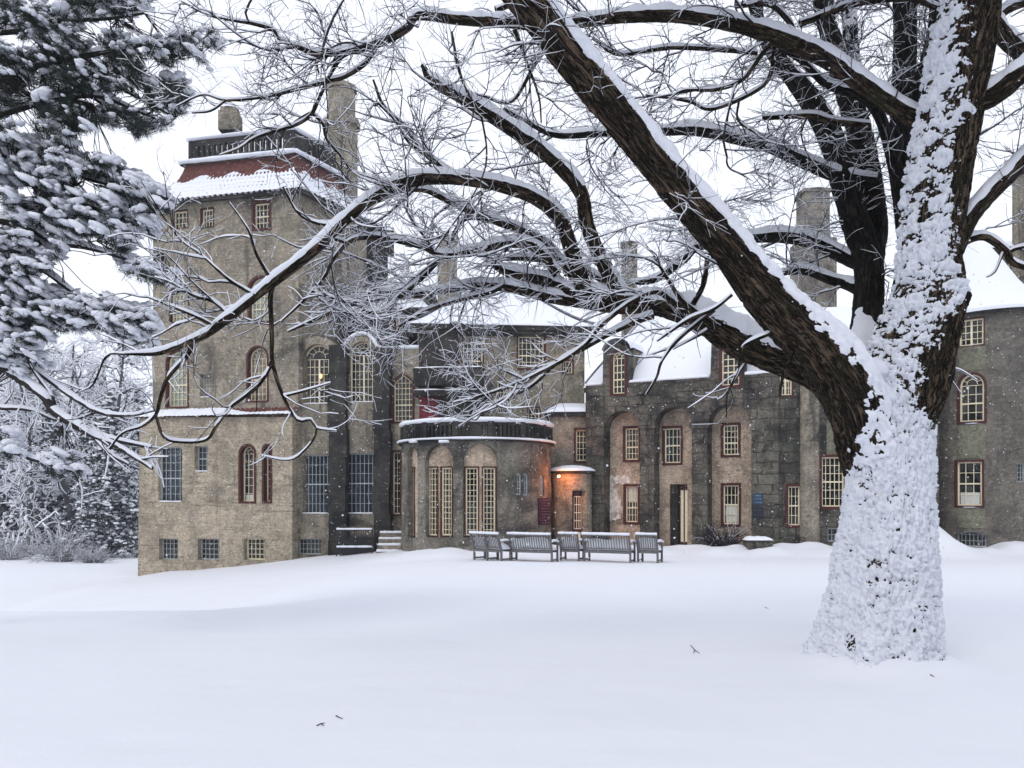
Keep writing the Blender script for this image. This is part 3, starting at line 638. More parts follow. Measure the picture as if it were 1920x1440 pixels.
m = MB(); th = np.linspace(-2, 2, 24); m.prism([(SK.c[0] + 1.0*math.sin(t), SK.c[1] - 1.0*math.cos(t)) for t in th], zk+.03, zk+.12); cpart(m, 'canopy', M['dark'], o)
m = MB(); V = [[(SK.c[0] + 1.0*r*math.sin(t), SK.c[1] - 1.0*r*math.cos(t), zk + .12 + h) for t in th] for r, h in ((1.02, 0), (1, .07), (.8, .16), (.4, .24), (0, .27))]; m.grid(np.array(V), 5, 24); cpart(m, 'snow_cap', M['snow'], o, smooth=True)
# --- arcaded wing
SF = Plane((1098, 34.9), (1445, 31.2)); SFi = Plane((1098, 34.9), (1445, 31.2), .75)
k = 'Fi'
window(SFi, k, 1172, 1197, 803, 862, 4, 5, red=1, d=.12)
window(SFi, k, 1246, 1276, 803, 868, 4, 4, red=1, d=.12, glass='glass_blue')
window(SFi, k, 1356, 1384, 797, 853, 4, 5, red=1, d=.12)
window(SFi, k, 1173, 1196, 912, 979, 4, 5, red=1, d=.12, curtain=(.55, .96))
window(SFi, k, 1356, 1385, 910, 983, 4, 4, red=1, d=.12, curtain=(.04, .48))
a, zt = SFi.uv(1256, 908); b, _ = SFi.uv(1289, 908); HOLES[k].append([(a, -.95), (b, -.95), (b, zt), (a, zt)])
m = MB(); slab(m, SFi, poly_px(SFi, [(1098, 1060), (1460, 1060), (1460, 740), (1098, 740)]), HOLES[k], thick=.5); cpart(m, 'wall', M['pink'], label='peeling pinkish wall inside the arcade')
m = MB(); sbox(m, SFi, a, b, -1.2, zt, .28, .36, 1); o = cpart(m, 'door', M['red'], label='dark red door with two cream panels')
m = MB(); L_ = b-a
for f0, f1 in ((.52, .68), (.76, .92)): sbox(m, SFi, a+L_*f0, a+L_*f1, -.45, zt-.25, .255, .28, 1)
cpart(m, 'door_panel', M['cream'], o)
m = MB(); sbox(m, SFi, a+.02, a+L_*.42, -1.2, zt-.02, .1, .27, 1); cpart(m, 'door_reveal', M['dark'], o)
r9 = np.random.default_rng(9)
for (cx_, cy_, wx_, wy_) in ((1152, 948, 12, 26), (1165, 900, 13, 9), (1146, 905, 6, 18), (1158, 968, 9, 8)):
    uc_, zc_ = SFi.uv(cx_, cy_); ru = abs(SFi.uv(cx_+wx_, cy_)[0]-uc_); rz = abs(SFi.uv(cx_, cy_+wy_)[1]-zc_); tt_ = np.linspace(0, 2*PI, 64, endpoint=False)
    rr_ = 1 + .42*fbm(np.stack([np.cos(tt_)*2+cx_, np.sin(tt_)*2+cy_, 0*tt_], -1), 4); U_ = uc_ + ru*rr_*np.cos(tt_); Z_ = zc_ + rz*rr_*np.sin(tt_)
    m = MB(); A_ = SFi.pt(np.append(U_, uc_), np.append(Z_, zc_), -.03); m.add(A_, np.array([[i, (i+1) % 64, 64] for i in range(64)])); B_ = SFi.pt(U_, Z_, .03); i_ = np.arange(64); m.add(np.vstack([A_[:64], B_]), np.stack([i_, (i_+1) % 64, (i_+1) % 64 + 64, i_+64], -1)); cpart(m, 'peeled_plaster', M['white_plaster'])
k = 'F'; HOLES[k] = []
for x0, x1, yt in ((1132, 1200, 770), (1226, 1297, 763), (1326, 1409, 757)):
    ua, _ = SF.uv(x0, 900); ub, _ = SF.uv(x1, 900); _, zt = SF.uv((x0+x1)/2, yt); HOLES[k].append(archshape(ua, ub, -1.6, zt, 'round')[0])
window(SF, k, 1148, 1171, 659, 738, 3, 6, 'round', red=1, d=.15, bw=.03)
window(SF, k, 1353, 1386, 644, 722, 3, 6, 'round', red=1, d=.15, bw=.03)
out = [(1098, 1090), (1460, 1090), (1460, 697), (1395, 702), (1392, 640), (1384, 630), (1366, 624), (1346, 628), (1334, 640), (1332, 706), (1178, 718), (1176, 655), (1168, 646), (1157, 642), (1142, 646), (1131, 657), (1130, 722), (1098, 724)]
m = MB(); S = SF; ol = poly_px(SF, out); ol = [(u, z) if z > -1 else (u, -1.9) for u, z in ol]
slab(m, SF, ol, HOLES[k], thick=.7, jamb=.75, rough=.035, step=.35)
for x0, x1 in ((1200, 1226), (1297, 1326)): ua, zc = SF.uv(x0, 797); ub, _ = SF.uv(x1, 797); sbox(m, SF, ua-.06, ub+.06, zc-.14, zc+.1, -.09, .5, 1)
cpart(m, 'wall', M['stone'], label='dark stone arcade with three tall arches')
zF = SF.uv(1250, 712)[1]
for (x0, x1, yt) in ((1131, 1177, 650), (1333, 1393, 632)):       # dormers
    a, zt = SF.uv(x0, yt); b, _ = SF.uv(x1, yt); uc = (a+b)/2; w2 = (b-a)/2; pr = [(uc + w2*math.cos(t), zt - .12 + .34*math.sin(t)) for t in np.linspace(0, PI, 9)]; pr = [(b, zF-.2)] + pr + [(a, zF-.2)]
    m = MB(); n = len(pr); A = np.array(pr); dp = np.array([.68, 3.4]); V = np.array([[S.pt(u, z, d_) for d_ in dp] for u, z in pr]); m.grid(V, n, 2); o = cpart(m, 'dormer', M['mid'])
    m = MB(); pr2 = [(uc + (w2+.1)*math.cos(t), zt - .1 + .52*math.sin(t)) for t in np.linspace(0.05, PI-.05, 11)]; dps = np.linspace(.05, 3.4, 10); V = np.array([[S.pt(u, z + (0 if j else -.09), d_) for j, d_ in enumerate(dps)] for u, z in pr2]); m.grid(V, 11, 10); cpart(m, 'snow_cap', M['snow'], o, smooth=True)
S_ = SF
def roofseg(ua, ub): snow_roof(SF, ua, ub, .55, 3.6, zF+.03, zF+3.5, .0, .2, over=.12, left_hip=False, right_hip=False)
e = [SF.uv(x, 710)[0] for x in (1098, 1130, 1178, 1332, 1394, 1460)]
snow_roof(SF, e[0], e[5], .78, 3.8, zF-.02, zF+3.4, 1.6, .2, over=.3, concave=-.05, right_hip=False)
for q0, q1 in ((e[0], e[1]), (e[2], e[3]), (e[4], e[5])): snow_pad([SF.pt(q0+.05, zF+.03, .28), SF.pt((q0+q1)/2, zF+.03, .28), SF.pt(q1-.05, zF+.03, .28)], .34, .10)
m = MB(); P = [SF.pt(.0, 0, .76+.35)[:2], SF.pt(SF.L, 0, 1.1)[:2], SF.pt(SF.L, 0, 7)[:2], SF.pt(0, 0, 7)[:2]]; m.prism(P, -1.5, zF-.3); m.prism([SF.pt(0, 0, .02)[:2], SF.pt(.05, 0, .02)[:2], SF.pt(.05, 0, 1.2)[:2], SF.pt(0, 0, 1.2)[:2]], -1.5, zF); cpart(m, 'wall', M['stone'])
# --- right-hand wing behind the tree trunk
SJ = Plane((1445, 31.25), (1760, 30.2)); k = 'J'
window(SJ, k, 1462, 1485, 685, 741, 4, 4, d=.15, red=.6, center=True)
window(SJ, k, 1478, 1500, 912, 985, 3, 4, red=1, d=.15)
window(SJ, k, 1541, 1583, 857, 950, 5, 6, red=1, d=.15)
window(SJ, k, 1552, 1590, 990, 1016, 4, 2, frame='palegrey', d=.2, meet=False, sill=False)
SJ_, zJ, _ = block((1445, 31.25), (1760, 30.2), 640, 6, 'stone', -1.5, 'J', label='dark wing wall behind the big tree trunk')
snow_roof(SJ_, 0, SJ_.L, 0, 3, zJ, zJ+1.8, 1.4, .2)
m = MB(); u, _ = SJ.uv(1518, 900); P = [tuple(SJ.pt(u + .36*math.sin(t), 0, -.3*math.cos(t))[:2]) for t in np.linspace(-PI/2, PI/2, 12)]; m.prism(P, -1.2, zJ-.3); cpart(m, 'pilaster', M['mid'], smooth=False)
m = MB(); a, _ = SJ.uv(1550, 800); b, _ = SJ.uv(1600, 800); sbox(m, SJ, a, b, SJ.uv(1560, 853)[1], SJ.uv(1560, 770)[1], -.012, .02, 1); cpart(m, 'render_patch', M['tower_pale'])
# --- round tower
SG = Cyl(1846, 32.6, 2.62); k = 'G'
window(SG, k, 1798, 1844, 598, 647, 4, 4, d=.14, red=.4, meet=False, center=True)
window(SG, k, 1799, 1845, 702, 790, 3, 5, 'round', d=.14, red=.9)
window(SG, k, 1794, 1841, 866, 948, 3, 4, d=.14, red=.8, curtain=(.02, .3))
window(SG, k, 1790, 1850, 996, 1026, 7, 2, 'seg', frame='palegrey', d=.3, meet=False, sill=False)
window(SG, k, 1905, 1925, 868, 904, 3, 4, frame='palegrey', d=.2, meet=False, sill=False)
zG = SG.uv(1846, 584)[1]; UG = 2.62*1.9
m = MB(); slab(m, SG, [(-UG, -1.2), (UG, -1.2), (UG, zG), (-UG, zG)], HOLES[k], thick=.4, step=.3, jamb=.35, rough=.03); cpart(m, 'wall', M['tower_grey'], label='grey rendered round tower')
for y0, y1 in ((652, 694), (797, 858), (955, 990)):
    m = MB(); a = SG.uv(1798, 800)[0]; b = SG.uv(1848, 800)[0]; sbox(m, SG, a, b, SG.uv(1820, y1)[1], SG.uv(1820, y0)[1], -.02, .02, 5)
    cpart(m, 'render_patch', M['tower_pale'], label='pale panel between round tower windows')
m = MB(); m.prism([(SG.c[0] + 2.85*math.cos(t), SG.c[1] + 2.85*math.sin(t)) for t in np.arange(40)*2*PI/40], zG-.12, zG+.02); o = cpart(m, 'eave', M['dark'])
m = MB(); th = np.arange(48)*2*PI/48; V = []
for r, h in ((2.92, 0), (2.95, .1), (2.8, .2), (2.45, .38), (1.9, .85), (1.35, 1.6), (.95, 2.35), (.6, 2.95), (.3, 3.2), (.02, 3.28)): V.append([(SG.c[0] - .35*(h/3.2) + r*math.cos(t), SG.c[1] + r*math.sin(t), zG + h + .03*math.sin(3*t)) for t in th])
m.grid(np.array(V), len(V), 48, cu=True); m.f = [f[:, ::-1] for f in m.f]; cpart(m, 'roof', M['snow'], smooth=True, label='snow-covered concave roof of the round tower')
HOLES['R'] = []; SR = Plane((1856, 37), (2050, 36)); window(SR, 'R', 1892, 1908, 484, 512, 2, 2, d=.15, meet=False)
SR_, zR, _ = block((1850, 37), (2050, 36), 462, 5, 'mid', 0, 'R'); snow_roof(SR_, 0, SR_.L, 0, 2.5, zR, zR+.9, .6)

# --- things on and around the walls
u, z = SD.uv(1020, 940)
def sign(name, S, x0, x1, y0, y1, d, mat, label, rows, matt=M['curtain']):
    a, zt = S.uv(x0, y0); b, _ = S.uv(x1, y0); _, zb_ = S.uv((x0+x1)/2, y1); c = S.pt((a+b)/2, zb_, d); e = empty(name, c, label, 'sign')
    m = MB(); sbox(m, S, a, b, zb_, zt, d, d+.05, 1); m.build('board', mat, e, c, False)
    r = random.Random(x0); m = MB()
    for i, hgt in enumerate(rows):      # raised lines of lettering strokes, too small to read in the photograph
        zz = zt - (zt-zb_)*(i+.7)/(len(rows)+.4); uu_ = a + (b-a)*(.12 + .1*r.random())
        while uu_ < b - (b-a)*.12:
            wl = r.uniform(.018, .03); 
            if r.random() > .16: sbox(m, S, uu_, uu_+wl*.35, zz-hgt/2, zz+hgt/2, d-.008, d, 1); sbox(m, S, uu_+wl*.35, uu_+wl, zz + r.choice([-1, 0, 1])*hgt*.36-.006, zz + hgt*.36*0+.008, d-.008, d, 1)
            uu_ += wl*1.6
    m.build('lettering', matt, e, c, False); return e
M['maroon'] = plain('maroon_sign', (.045, .012, .028), .6, .2, 10); M['blue'] = plain('blue_sign', (.02, .06, .11), .5, .2, 10); M['navy'] = plain('navy_sign', (.012, .018, .03), .5, .2, 10)
M['faint'] = plain('faded_pink_lettering', (.22, .12, .16), .7, .2, 20)
sign('wall_sign', SD, 1008, 1029, 934, 984, -.08, M['maroon'], 'tall maroon sign board with pale lettering on the bow beside the porch', (.05, .05, .05, .035, .035, .05, .09, .035, .06), M['faint'])
sign('wall_plaque', SF, 1413, 1430, 925, 946, -.04, M['blue'], 'blue plaque on the dark stone wall, the upper of two', (.04, .03, .03), M['palegrey'])
sign('wall_plaque', SF, 1411, 1431, 950, 972, -.04, M['navy'], 'dark navy plaque below the blue one on the stone wall', (.03, .03), M['wood_grey'])
# porch lamp
lp = W(1048, 893, 33.2); e = empty('wall_lamp', lp, 'small lit bulb lamp glowing orange on the rounded porch', 'lamp')
def ico(c, r, sub=2, sq=(1, 1, 1)):
    import bmesh; bm = bmesh.new(); bmesh.ops.create_icosphere(bm, subdivisions=sub, radius=1); V = np.array([v.co[:] for v in bm.verts]); Fc = np.array([[v.index for v in f.verts] for f in bm.faces]); bm.free()
    return V, Fc
IV, IF = ico(0, 1, 2); IV1, IF1 = ico(0, 1, 1)
m = MB(); m.add(IV*.055 + lp, IF); m.build('bulb', M['bulb'], e, lp)
m = MB(); m.tube([lp + (0, .02, .05), lp + (0, .2, .12), lp + (.12, .45, .12)], .018, 6); m.tube([lp + (0, 0, .045), lp + (0, 0, .09)], .04, 8); m.build('bracket', M['iron'], e, lp)
ld = bpy.data.lights.new('porch_light', 'POINT'); ld.energy = 62; ld.color = (1, .24, .03); ld.shadow_soft_size = .07; lo = bpy.data.objects.new('porch_light', ld); lo.parent = e; lo.location = (.22, -.22, -.03); col.objects.link(lo)
uL, zL2 = SB.uv(596, 703); p = SB.pt(uL, zL2, .36); e = empty('indoor_lamp', p, 'warm lit lamp seen through the left tall arched window', 'lamp'); m = MB(); m.add(IV*(.07, .07, .11) + p, IF); m.build('lamp_shade', M['bulb2'], e, p)
# iron railing
rb = W(664, 1028, 34.6); e = empty('railing', rb, 'black iron railing with snow along its top rail before the arched windows', 'railing')
m = MB(); X0, X1 = W(631, 0, 34.6)[0], W(698, 0, 34.6)[0]; z0, z1 = W(0, 1030, 34.6)[2], W(0, 993, 34.6)[2]
for x in np.linspace(X0, X1, 17): m.abox(x-.012, x+.012, 34.59, 34.61, z0-.2, z1)
for x in (X0, X1): m.abox(x-.025, x+.025, 34.575, 34.625, z0-.3, z1+.04)
for z in (z0+.1, z1-.03): m.abox(X0, X1, 34.58, 34.62, z-.02, z+.02)
m.abox(X0, X1, 35.2, 35.24, z0-.5, z1-.35); m.build('bars', M['iron'], e, rb, False)
m = MB(); n = 14; P = np.stack([np.linspace(X0, X1, n), np.full(n, 34.6), np.full(n, z1+.03)], -1); m.tube(P, .03, 8, a=np.full(n, .045), b=.035+.015*RNG.random(n)); P[:, 2] = z0+.12; m.tube(P, .03, 8, a=np.full(n, .05), b=.04+.015*RNG.random(n)); m.build('snow_cap', M['snow'], e, rb)
# stone steps
sb = W(727, 1030, 34.2); e = empty('stone_steps', sb, 'snow-covered rubble steps between the railing and the bow', 'steps')
m = MB(); s = MB()
for i in range(4):
    xa, xb = W(708, 0, 34.5)[0], W(752, 0, 34.5)[0]; y0 = 34.2 + i*.28; z = W(0, 1033 - i*11, 34.4)[2]
    m.abox(xa, xb, y0, y0+.6, z-.9, z); n = 12; P = np.stack([np.linspace(xa, xb, n), np.full(n, y0+.14), np.full(n, z+.01)], -1); s.tube(P, .1, 8, a=np.full(n, .16), b=.05+.03*RNG.random(n))
m.build('step', M['mid'], e, sb, False); s.build('snow_cap', M['snow'], e, sb)
# stone trough
tb = W(1421, 1032, 29.6); tb[2] = float(ground_z(tb[0], tb[1])) - .02; e = empty('stone_trough', tb, 'low stone trough capped with snow by the arcade wall', 'trough')
m = MB(); w_, h_ = .46, W(0, 1012, 29.6)[2] - tb[2]; pr = [(-.86, 0), (-.9, .2), (-1, .5), (-1, .85), (-1.06, .87), (-1.06, 1)]
V = [[(tb[0] - w_*a*sx, tb[1] + .3*a*sy, tb[2] - .1 + (h_+.1)*b) for sx, sy in ((-1, 1), (-1, -1), (1, -1), (1, 1))] for a, b in pr]; m.grid(np.array(V), len(pr), 4, cu=True)
m.abox(tb[0]-w_, tb[0]+w_, tb[1]-.28, tb[1]+.28, tb[2]+h_-.1, tb[2]+h_-.02); m.build('basin', M['stone'], e, tb, False)
m = MB(); U = np.linspace(-1, 1, 20); A_, B_ = np.meshgrid(U, U, indexing='ij'); H_ = .13*(1-A_**8)*(1-B_**6)*(1+.2*vnoise(np.stack([A_*2, B_*2, A_*0], -1))); m.grid(np.stack([tb[0]+A_*w_*1.08, tb[1]+B_*.32, tb[2]+h_-.01+H_], -1), 20, 20); m.f = [f[:, ::-1] for f in m.f]; m.build('snow_cap', M['snow'], e, tb)

# ------------------------------------------------------------------ garden seats
def seat(px, py, Y, wd, yaw, label, cat, n):
    base = W(px, py, Y); base[2] = float(ground_z(base[0], base[1])) - .03
    e = empty('garden_bench' if wd > 1 else 'garden_chair', base, label, cat, 'teak seats set out in a ring on the snow', yaw); h = wd/2
    def mk(name, mb, mat=M['wood_grey'], par=e, sm=False): return mb.build(name, mat, par, (0, 0, 0), sm)
    def beam(mb, p, q, a, b):       # a = x half size, b = y/z half size
        p = np.array(p, float); q = np.array(q, float); t = (q-p)/np.linalg.norm(q-p); s = np.array([1., 0, 0]) if abs(t[0]) < .9 else np.array([0, 1., 0]); v = np.cross(t, s); v /= np.linalg.norm(v); s = np.cross(v, t)
        mb.box([p-s*a-v*b, p+s*a-v*b, p+s*a+v*b, p-s*a+v*b, q-s*a-v*b, q+s*a-v*b, q+s*a+v*b, q-s*a+v*b])
    # local: x across, y forward (away from the viewer), backrest at y=-.25
    for sx in (-1, 1):
        m = MB(); x = sx*(h-.03); beam(m, (x, -.22, 0), (x, -.22, .42), .03, .03); beam(m, (x, -.22, .42), (x, -.42, .95), .03, .025); mk('leg', m)
        m = MB(); beam(m, (x, .3, 0), (x, .3, .66), .03, .03); mk('leg', m)
        m = MB(); beam(m, (x, -.2, .1), (x, .3, .1), .02, .025); mk('stretcher', m)
        m = MB(); A = spline([(x, -.3, .68, 0), (x, -.1, .70, 0), (x, .15, .69, 0), (x, .36, .64, 0)], .07)[:, :3]; m.tube(A, .03, 6, a=np.full(len(A), .035), b=np.full(len(A), .02)); o = mk('armrest', m)
        s = MB(); A2 = A + (0, 0, .045); s.tube(A2, .05, 8, a=np.full(len(A), .05), b=np.full(len(A), .045)); mk('snow_cap', s, M['snow'], o, True)
    m = MB(); 
    for y in np.linspace(-.18, .3, 6): m.abox(-h, h, y-.035, y+.035, .41, .43)
    m.abox(-h+.03, h-.03, -.25, -.2, .33, .41); m.abox(-h+.03, h-.03, .27, .31, .33, .41); o = mk('seat', m)
    s = MB(); U = np.linspace(-1, 1, 24); V_ = np.linspace(-1, 1, 12); A_, B_ = np.meshgrid(U, V_, indexing='ij'); Z_ = .43 + (.11 + .34*np.clip(-B_*.55 + .45, 0, 1)**1.5)*(1-A_**10)*(1-np.clip(B_, 0, 1)**6)*(1-np.clip(-B_, 0, 1)**30)*(1 + .2*vnoise(np.stack([A_*2+px, B_*2, A_*0], -1))); s.grid(np.stack([A_*(h-.02), .07+B_*.27, Z_], -1) + np.stack([0*Z_, -.30*np.clip(Z_-.46, 0, 1)*(B_ < 0), 0*Z_], -1), 24, 12); s.f = [f[:, ::-1] for f in s.f]; mk('snow_cap', s, M['snow'], o, True)
    m = MB(); beam(m, (-h+.02, -.41, .93), (h-.02, -.41, .93), .035, .02); 
    yb = -.235; beam(m, (-h+.03, -.25, .48), (h-.03, -.25, .48), .025, .016)
    for i in range(n):
        x = -h+.06 + (2*h-.12)*(i+.5)/n; beam(m, (x, -.25, .48), (x, -.41, .93), .0125, .008)
    o = mk('backrest', m); s = MB(); k_ = 16; P = np.stack([np.linspace(-h, h, k_), np.full(k_, -.42), np.full(k_, .98)], -1); s.tube(P, .03, 8, a=np.full(k_, .045), b=.04+.015*RNG.random(k_)); mk('snow_cap', s, M['snow'], o, True)
    return e
r_ = math.radians
seat(910, 1049, 27.4, .68, r_(-42), 'leftmost grey slatted garden chair, overlapping the chair to its right', 'chair', 8)
seat(935, 1051, 27.0, .68, r_(-40), 'second slatted garden chair from the left, next to the left bench', 'chair', 8)
seat(1000, 1052, 26.9, 1.56, r_(-24), 'long slatted bench second from the left group, in front of the bow', 'bench', 17)
seat(1072, 1049, 27.3, .70, r_(-22), 'slatted garden chair between the two long benches', 'chair', 8)
seat(1142, 1050, 26.7, 1.64, r_(-24), 'long slatted bench right of the middle chair, before the stone arcade', 'bench', 17)
seat(1218, 1046, 26.4, .72, r_(-26), 'rightmost garden chair with its armrest showing, beyond the right bench', 'chair', 8)

# ------------------------------------------------------------------ the big tree
TP = W(1648, 1255, 7.3); TP[2] = 0
tree = empty('oak_tree', TP, 'huge spreading bare tree plastered with snow, right foreground', 'tree')
def limb_mesh(pts, ds, sides, bark=.07, snow=None, flare=False, seed=0):
    """pts: (px,py,Y,r_px) rows. returns bark MB, snow MB, resampled centreline+radius"""
    P = np.array([[*W(a, b, Y), r/F*Y] for a, b, Y, r in pts]); C = spline(P, ds); X = C[:, :3]; R = np.clip(C[:, 3], .002, 9); n = len(X)
    T = np.gradient(X, axis=0); T /= np.linalg.norm(T, axis=1)[:, None]
    ref = np.tile(np.array([0, -1., .35]), (n, 1)); S = np.cross(T, ref); S /= np.linalg.norm(S, axis=1)[:, None]; U = np.cross(S, T)
    th = np.arange(sides)*2*PI/sides; s = np.concatenate([[0], np.cumsum(np.linalg.norm(np.diff(X, axis=0), axis=1))])
    Nn = S[:, None]*np.cos(th)[None, :, None] + U[:, None]*np.sin(th)[None, :, None]
    cyl = np.stack([np.cos(th)[None]*R[:, None] + 0*s[:, None], np.sin(th)[None]*R[:, None] + 0*s[:, None], np.broadcast_to(s[:, None], (n, sides))], -1)
    q = cyl + seed*3.1
    fur = np.abs(fbm(q*np.array([24, 24, 5.0]) + .8*vnoise(q*6)[..., None], 3, .55)); low = fbm(q*np.array([3, 3, 1.2]), 3)
    amp = np.clip(R, 0, .35)[:, None]
    disp = bark*amp*(low*1.1) + bark*amp*1.7*(np.minimum(fur, .6)-.35)
    if flare: disp = disp + (ss(.75, -.1, X[:, 2])*R)[:, None]*(.05*np.cos(th*3 + .6) + .06*np.cos(th*5 + 2.1) + .05*np.cos(th*9))[None]
    X2 = X[:, None] + Nn*(R[:, None, None]*1.0 + disp[..., None])
    st = np.stack([np.broadcast_to(th[None]*np.mean(R), (n, sides)), np.broadcast_to(s[:, None], (n, sides)), np.full((n, sides), seed*1.7)], -1)
    # keep the seam continuous by using the cylinder position instead of the unrolled angle
    st = np.stack([cyl[..., 0], s[:, None] + 0*cyl[..., 0], cyl[..., 1]], -1)
    b = MB(); b.grid(X2, n, sides, cu=True, st=st)
    b.add(X2[-1], np.array([[0, i, i+1] for i in range(1, sides-1)]), st[-1])
    sn = None
    if snow is not None:
        t, Dm = snow(X2, Nn, T, s, R, low); vis = t > 0
        X3 = X2 + Dm*np.where(vis, t, -.012)[..., None]; sn = MB(); idx = np.arange(n*sides).reshape(n, sides); i2 = np.concatenate([idx, idx[:, :1]], 1); v2 = np.concatenate([vis, vis[:, :1]], 1)
        kq = v2[:-1, :-1] | v2[1:, :-1] | v2[1:, 1:] | v2[:-1, 1:]
        qd = np.stack([i2[:-1, :-1], i2[1:, :-1], i2[1:, 1:], i2[:-1, 1:]], -1)[kq]; sn.add(X3, qd)
    return b, sn, C
def cap_snow(H=.07, lo=.42, hi=.8, lump=.35, ksp=1.0):
    def f(X, N, T, s, R, low):
        up = N[..., 2]/np.sqrt(np.clip(1 - T[:, 2]**2, .45, 1))[:, None]
        nz = fbm(X*9, 3); h = np.minimum(H, .0025 + .8*R)[:, None]
        steep = np.clip((1 - np.abs(T[:, 2])**2.2), .08, 1)[:, None]*(1 + .35*fbm(X[:, :1]*3.3, 2))
        t = ss(lo, hi, up + .14*nz) * h * steep * (1 + lump*nz) + (ss(lo, hi, up + .14*nz) - .03)*.004
        t = np.where((up + .14*nz > lo + .02) & (steep + .12*nz > .26), t, -1)
        D = N*.35 + np.array([0, 0, .65]); return t, D
    return f
def plaster(dirv, lo, hi, H=.035, part=None):
    dv = np.array(dirv, float); dv /= np.linalg.norm(dv)
    def f(X, N, T, s, R, low):
        d = N @ dv; z = X[..., 2]
        q = X*np.array([1, 1, 1.75]) + .05*np.stack([vnoise(X*9), vnoise(X*9+7), vnoise(X*9+13)], -1)
        c1 = caps(q*10.5); c2 = caps(q*22 + 3, seed=9); c3 = caps(q*44 + 5, seed=4); patch = fbm(X*3.4 + 9, 4, .6); rag = fbm(X*16, 3, .6)
        mk = d + .30*patch + .16*rag + (part(X, N) if part else 0); body = ss(lo, hi, mk)
        low_ = 1 - ss(1.9, 3.0, z)
        thr = (.17 + .29*(1-low_) + .62*(1-body) + .17*patch)
        t = H*(1 - .40*low_)*(.9*c1*(1-.72*low_) + (.6 + .05*low_)*c2 + (.38 + .42*low_)*c3 - thr) + low_*(.006 + .010*fbm(X*np.array([6, 6, 11]), 3))*body
        t = np.where((mk > lo - .25) & (t > .0012), t, -1)
        return t, N*.85 + np.array([0, 0, .1])
    return f
XBY = [-300, 0, 56, 112, 150, 185, 205, 225, 245, 300, 365, 420, 470, 500, 530, 570, 590, 620, 690, 760, 785, 810, 2000]
XBX = [1770, 1770, 1775, 1782, 1786, 1806, 1812, 1775, 1760, 1768, 1774, 1782, 1775, 1800, 1830, 1830, 1752, 1735, 1705, 1696, 1735, 1790, 2300]
def trunk_part(X, N):
    px = 960 + X[..., 0]/X[..., 1]*F; py = HZ - (X[..., 2]-CZ)/X[..., 1]*F; e = (np.interp(py, XBY, XBX) - px)/55
    return np.clip(e, -1.2, .9) + np.where(N[..., 1] > .35, -1.2, 0) - .28*np.exp(-((px-1746)/10)**2)*(py > 820) - .0
def trunk_part_old(X, N):     # fully plastered low down, thinning to the left face higher up
    z = X[..., 2]; hi = ss(1.5, 2.6, z); return .95*(1 - hi) - .50*hi + .42*np.exp(-((z-3.25)/.45)**2) - .05*ss(3.9, 5, z)
trunk_pts = [(1644, 1310, 7.3, 165), (1645, 1262, 7.3, 126), (1649, 1215, 7.3, 107), (1654, 1150, 7.3, 94), (1660, 1080, 7.3, 86), (1666, 1000, 7.3, 78), (1671, 900, 7.3, 69), (1676, 800, 7.3, 66), (1692, 720, 7.3, 75), (1715, 650, 7.3, 73), (1734, 590, 7.3, 69), (1745, 545, 7.3, 63), (1745, 480, 7.3, 56), (1752, 400, 7.3, 56), (1768, 300, 7.25, 57), (1786, 200, 7.2, 56), (1803, 100, 7.15, 55), (1820, 0, 7.1, 52), (1838, -110, 7.0, 50), (1850, -200, 7.0, 44), (1855, -330, 7.0, 34), (1868, -480, 7.0, 20), (1872, -620, 7.0, 4)]
b, s, Ctrunk = limb_mesh(trunk_pts, .0115, 330, .085, plaster((-.3, -.3, .22), -.05, .75, .050, trunk_part), flare=True, seed=1)
tr = b.build('trunk', M['bark'], tree, TP); s.build('snow_crust', M['snow_rough'], tr, TP)
limbs = []          # (centreline C, level)
def add_limb(pts, ds=.03, sides=20, H=.07, mat='bark', bark=.09, lo=.42, hi=.8, spawn=True, snowf=None, seed=None):
    if pts[-1][0] > 1925 or pts[-1][1] < -15:      # carry on tapering beyond the picture edge
        p, q = pts[-1], pts[-2]; dx, dy = p[0]-q[0], p[1]-q[1]; l_ = math.hypot(dx, dy); pts = pts + [(p[0]+dx/l_*130, p[1]+dy/l_*130, p[2]+.1, p[3]*.7), (p[0]+dx/l_*270 + 20, p[1]+dy/l_*270 - 40, p[2]+.2, p[3]*.35), (p[0]+dx/l_*400 + 20, p[1]+dy/l_*400 - 80, p[2]+.25, 1.5)]
    sd_ = seed or (len(limbs)+2); b, s, C = limb_mesh(pts, ds, sides, bark, snowf or cap_snow(H, lo, hi), seed=sd_)
    o = b.build('limb', M[mat], tree, TP); s.build('snow_cap', M['snow'], o, TP); 
    if spawn: limbs.append(C)
    return o
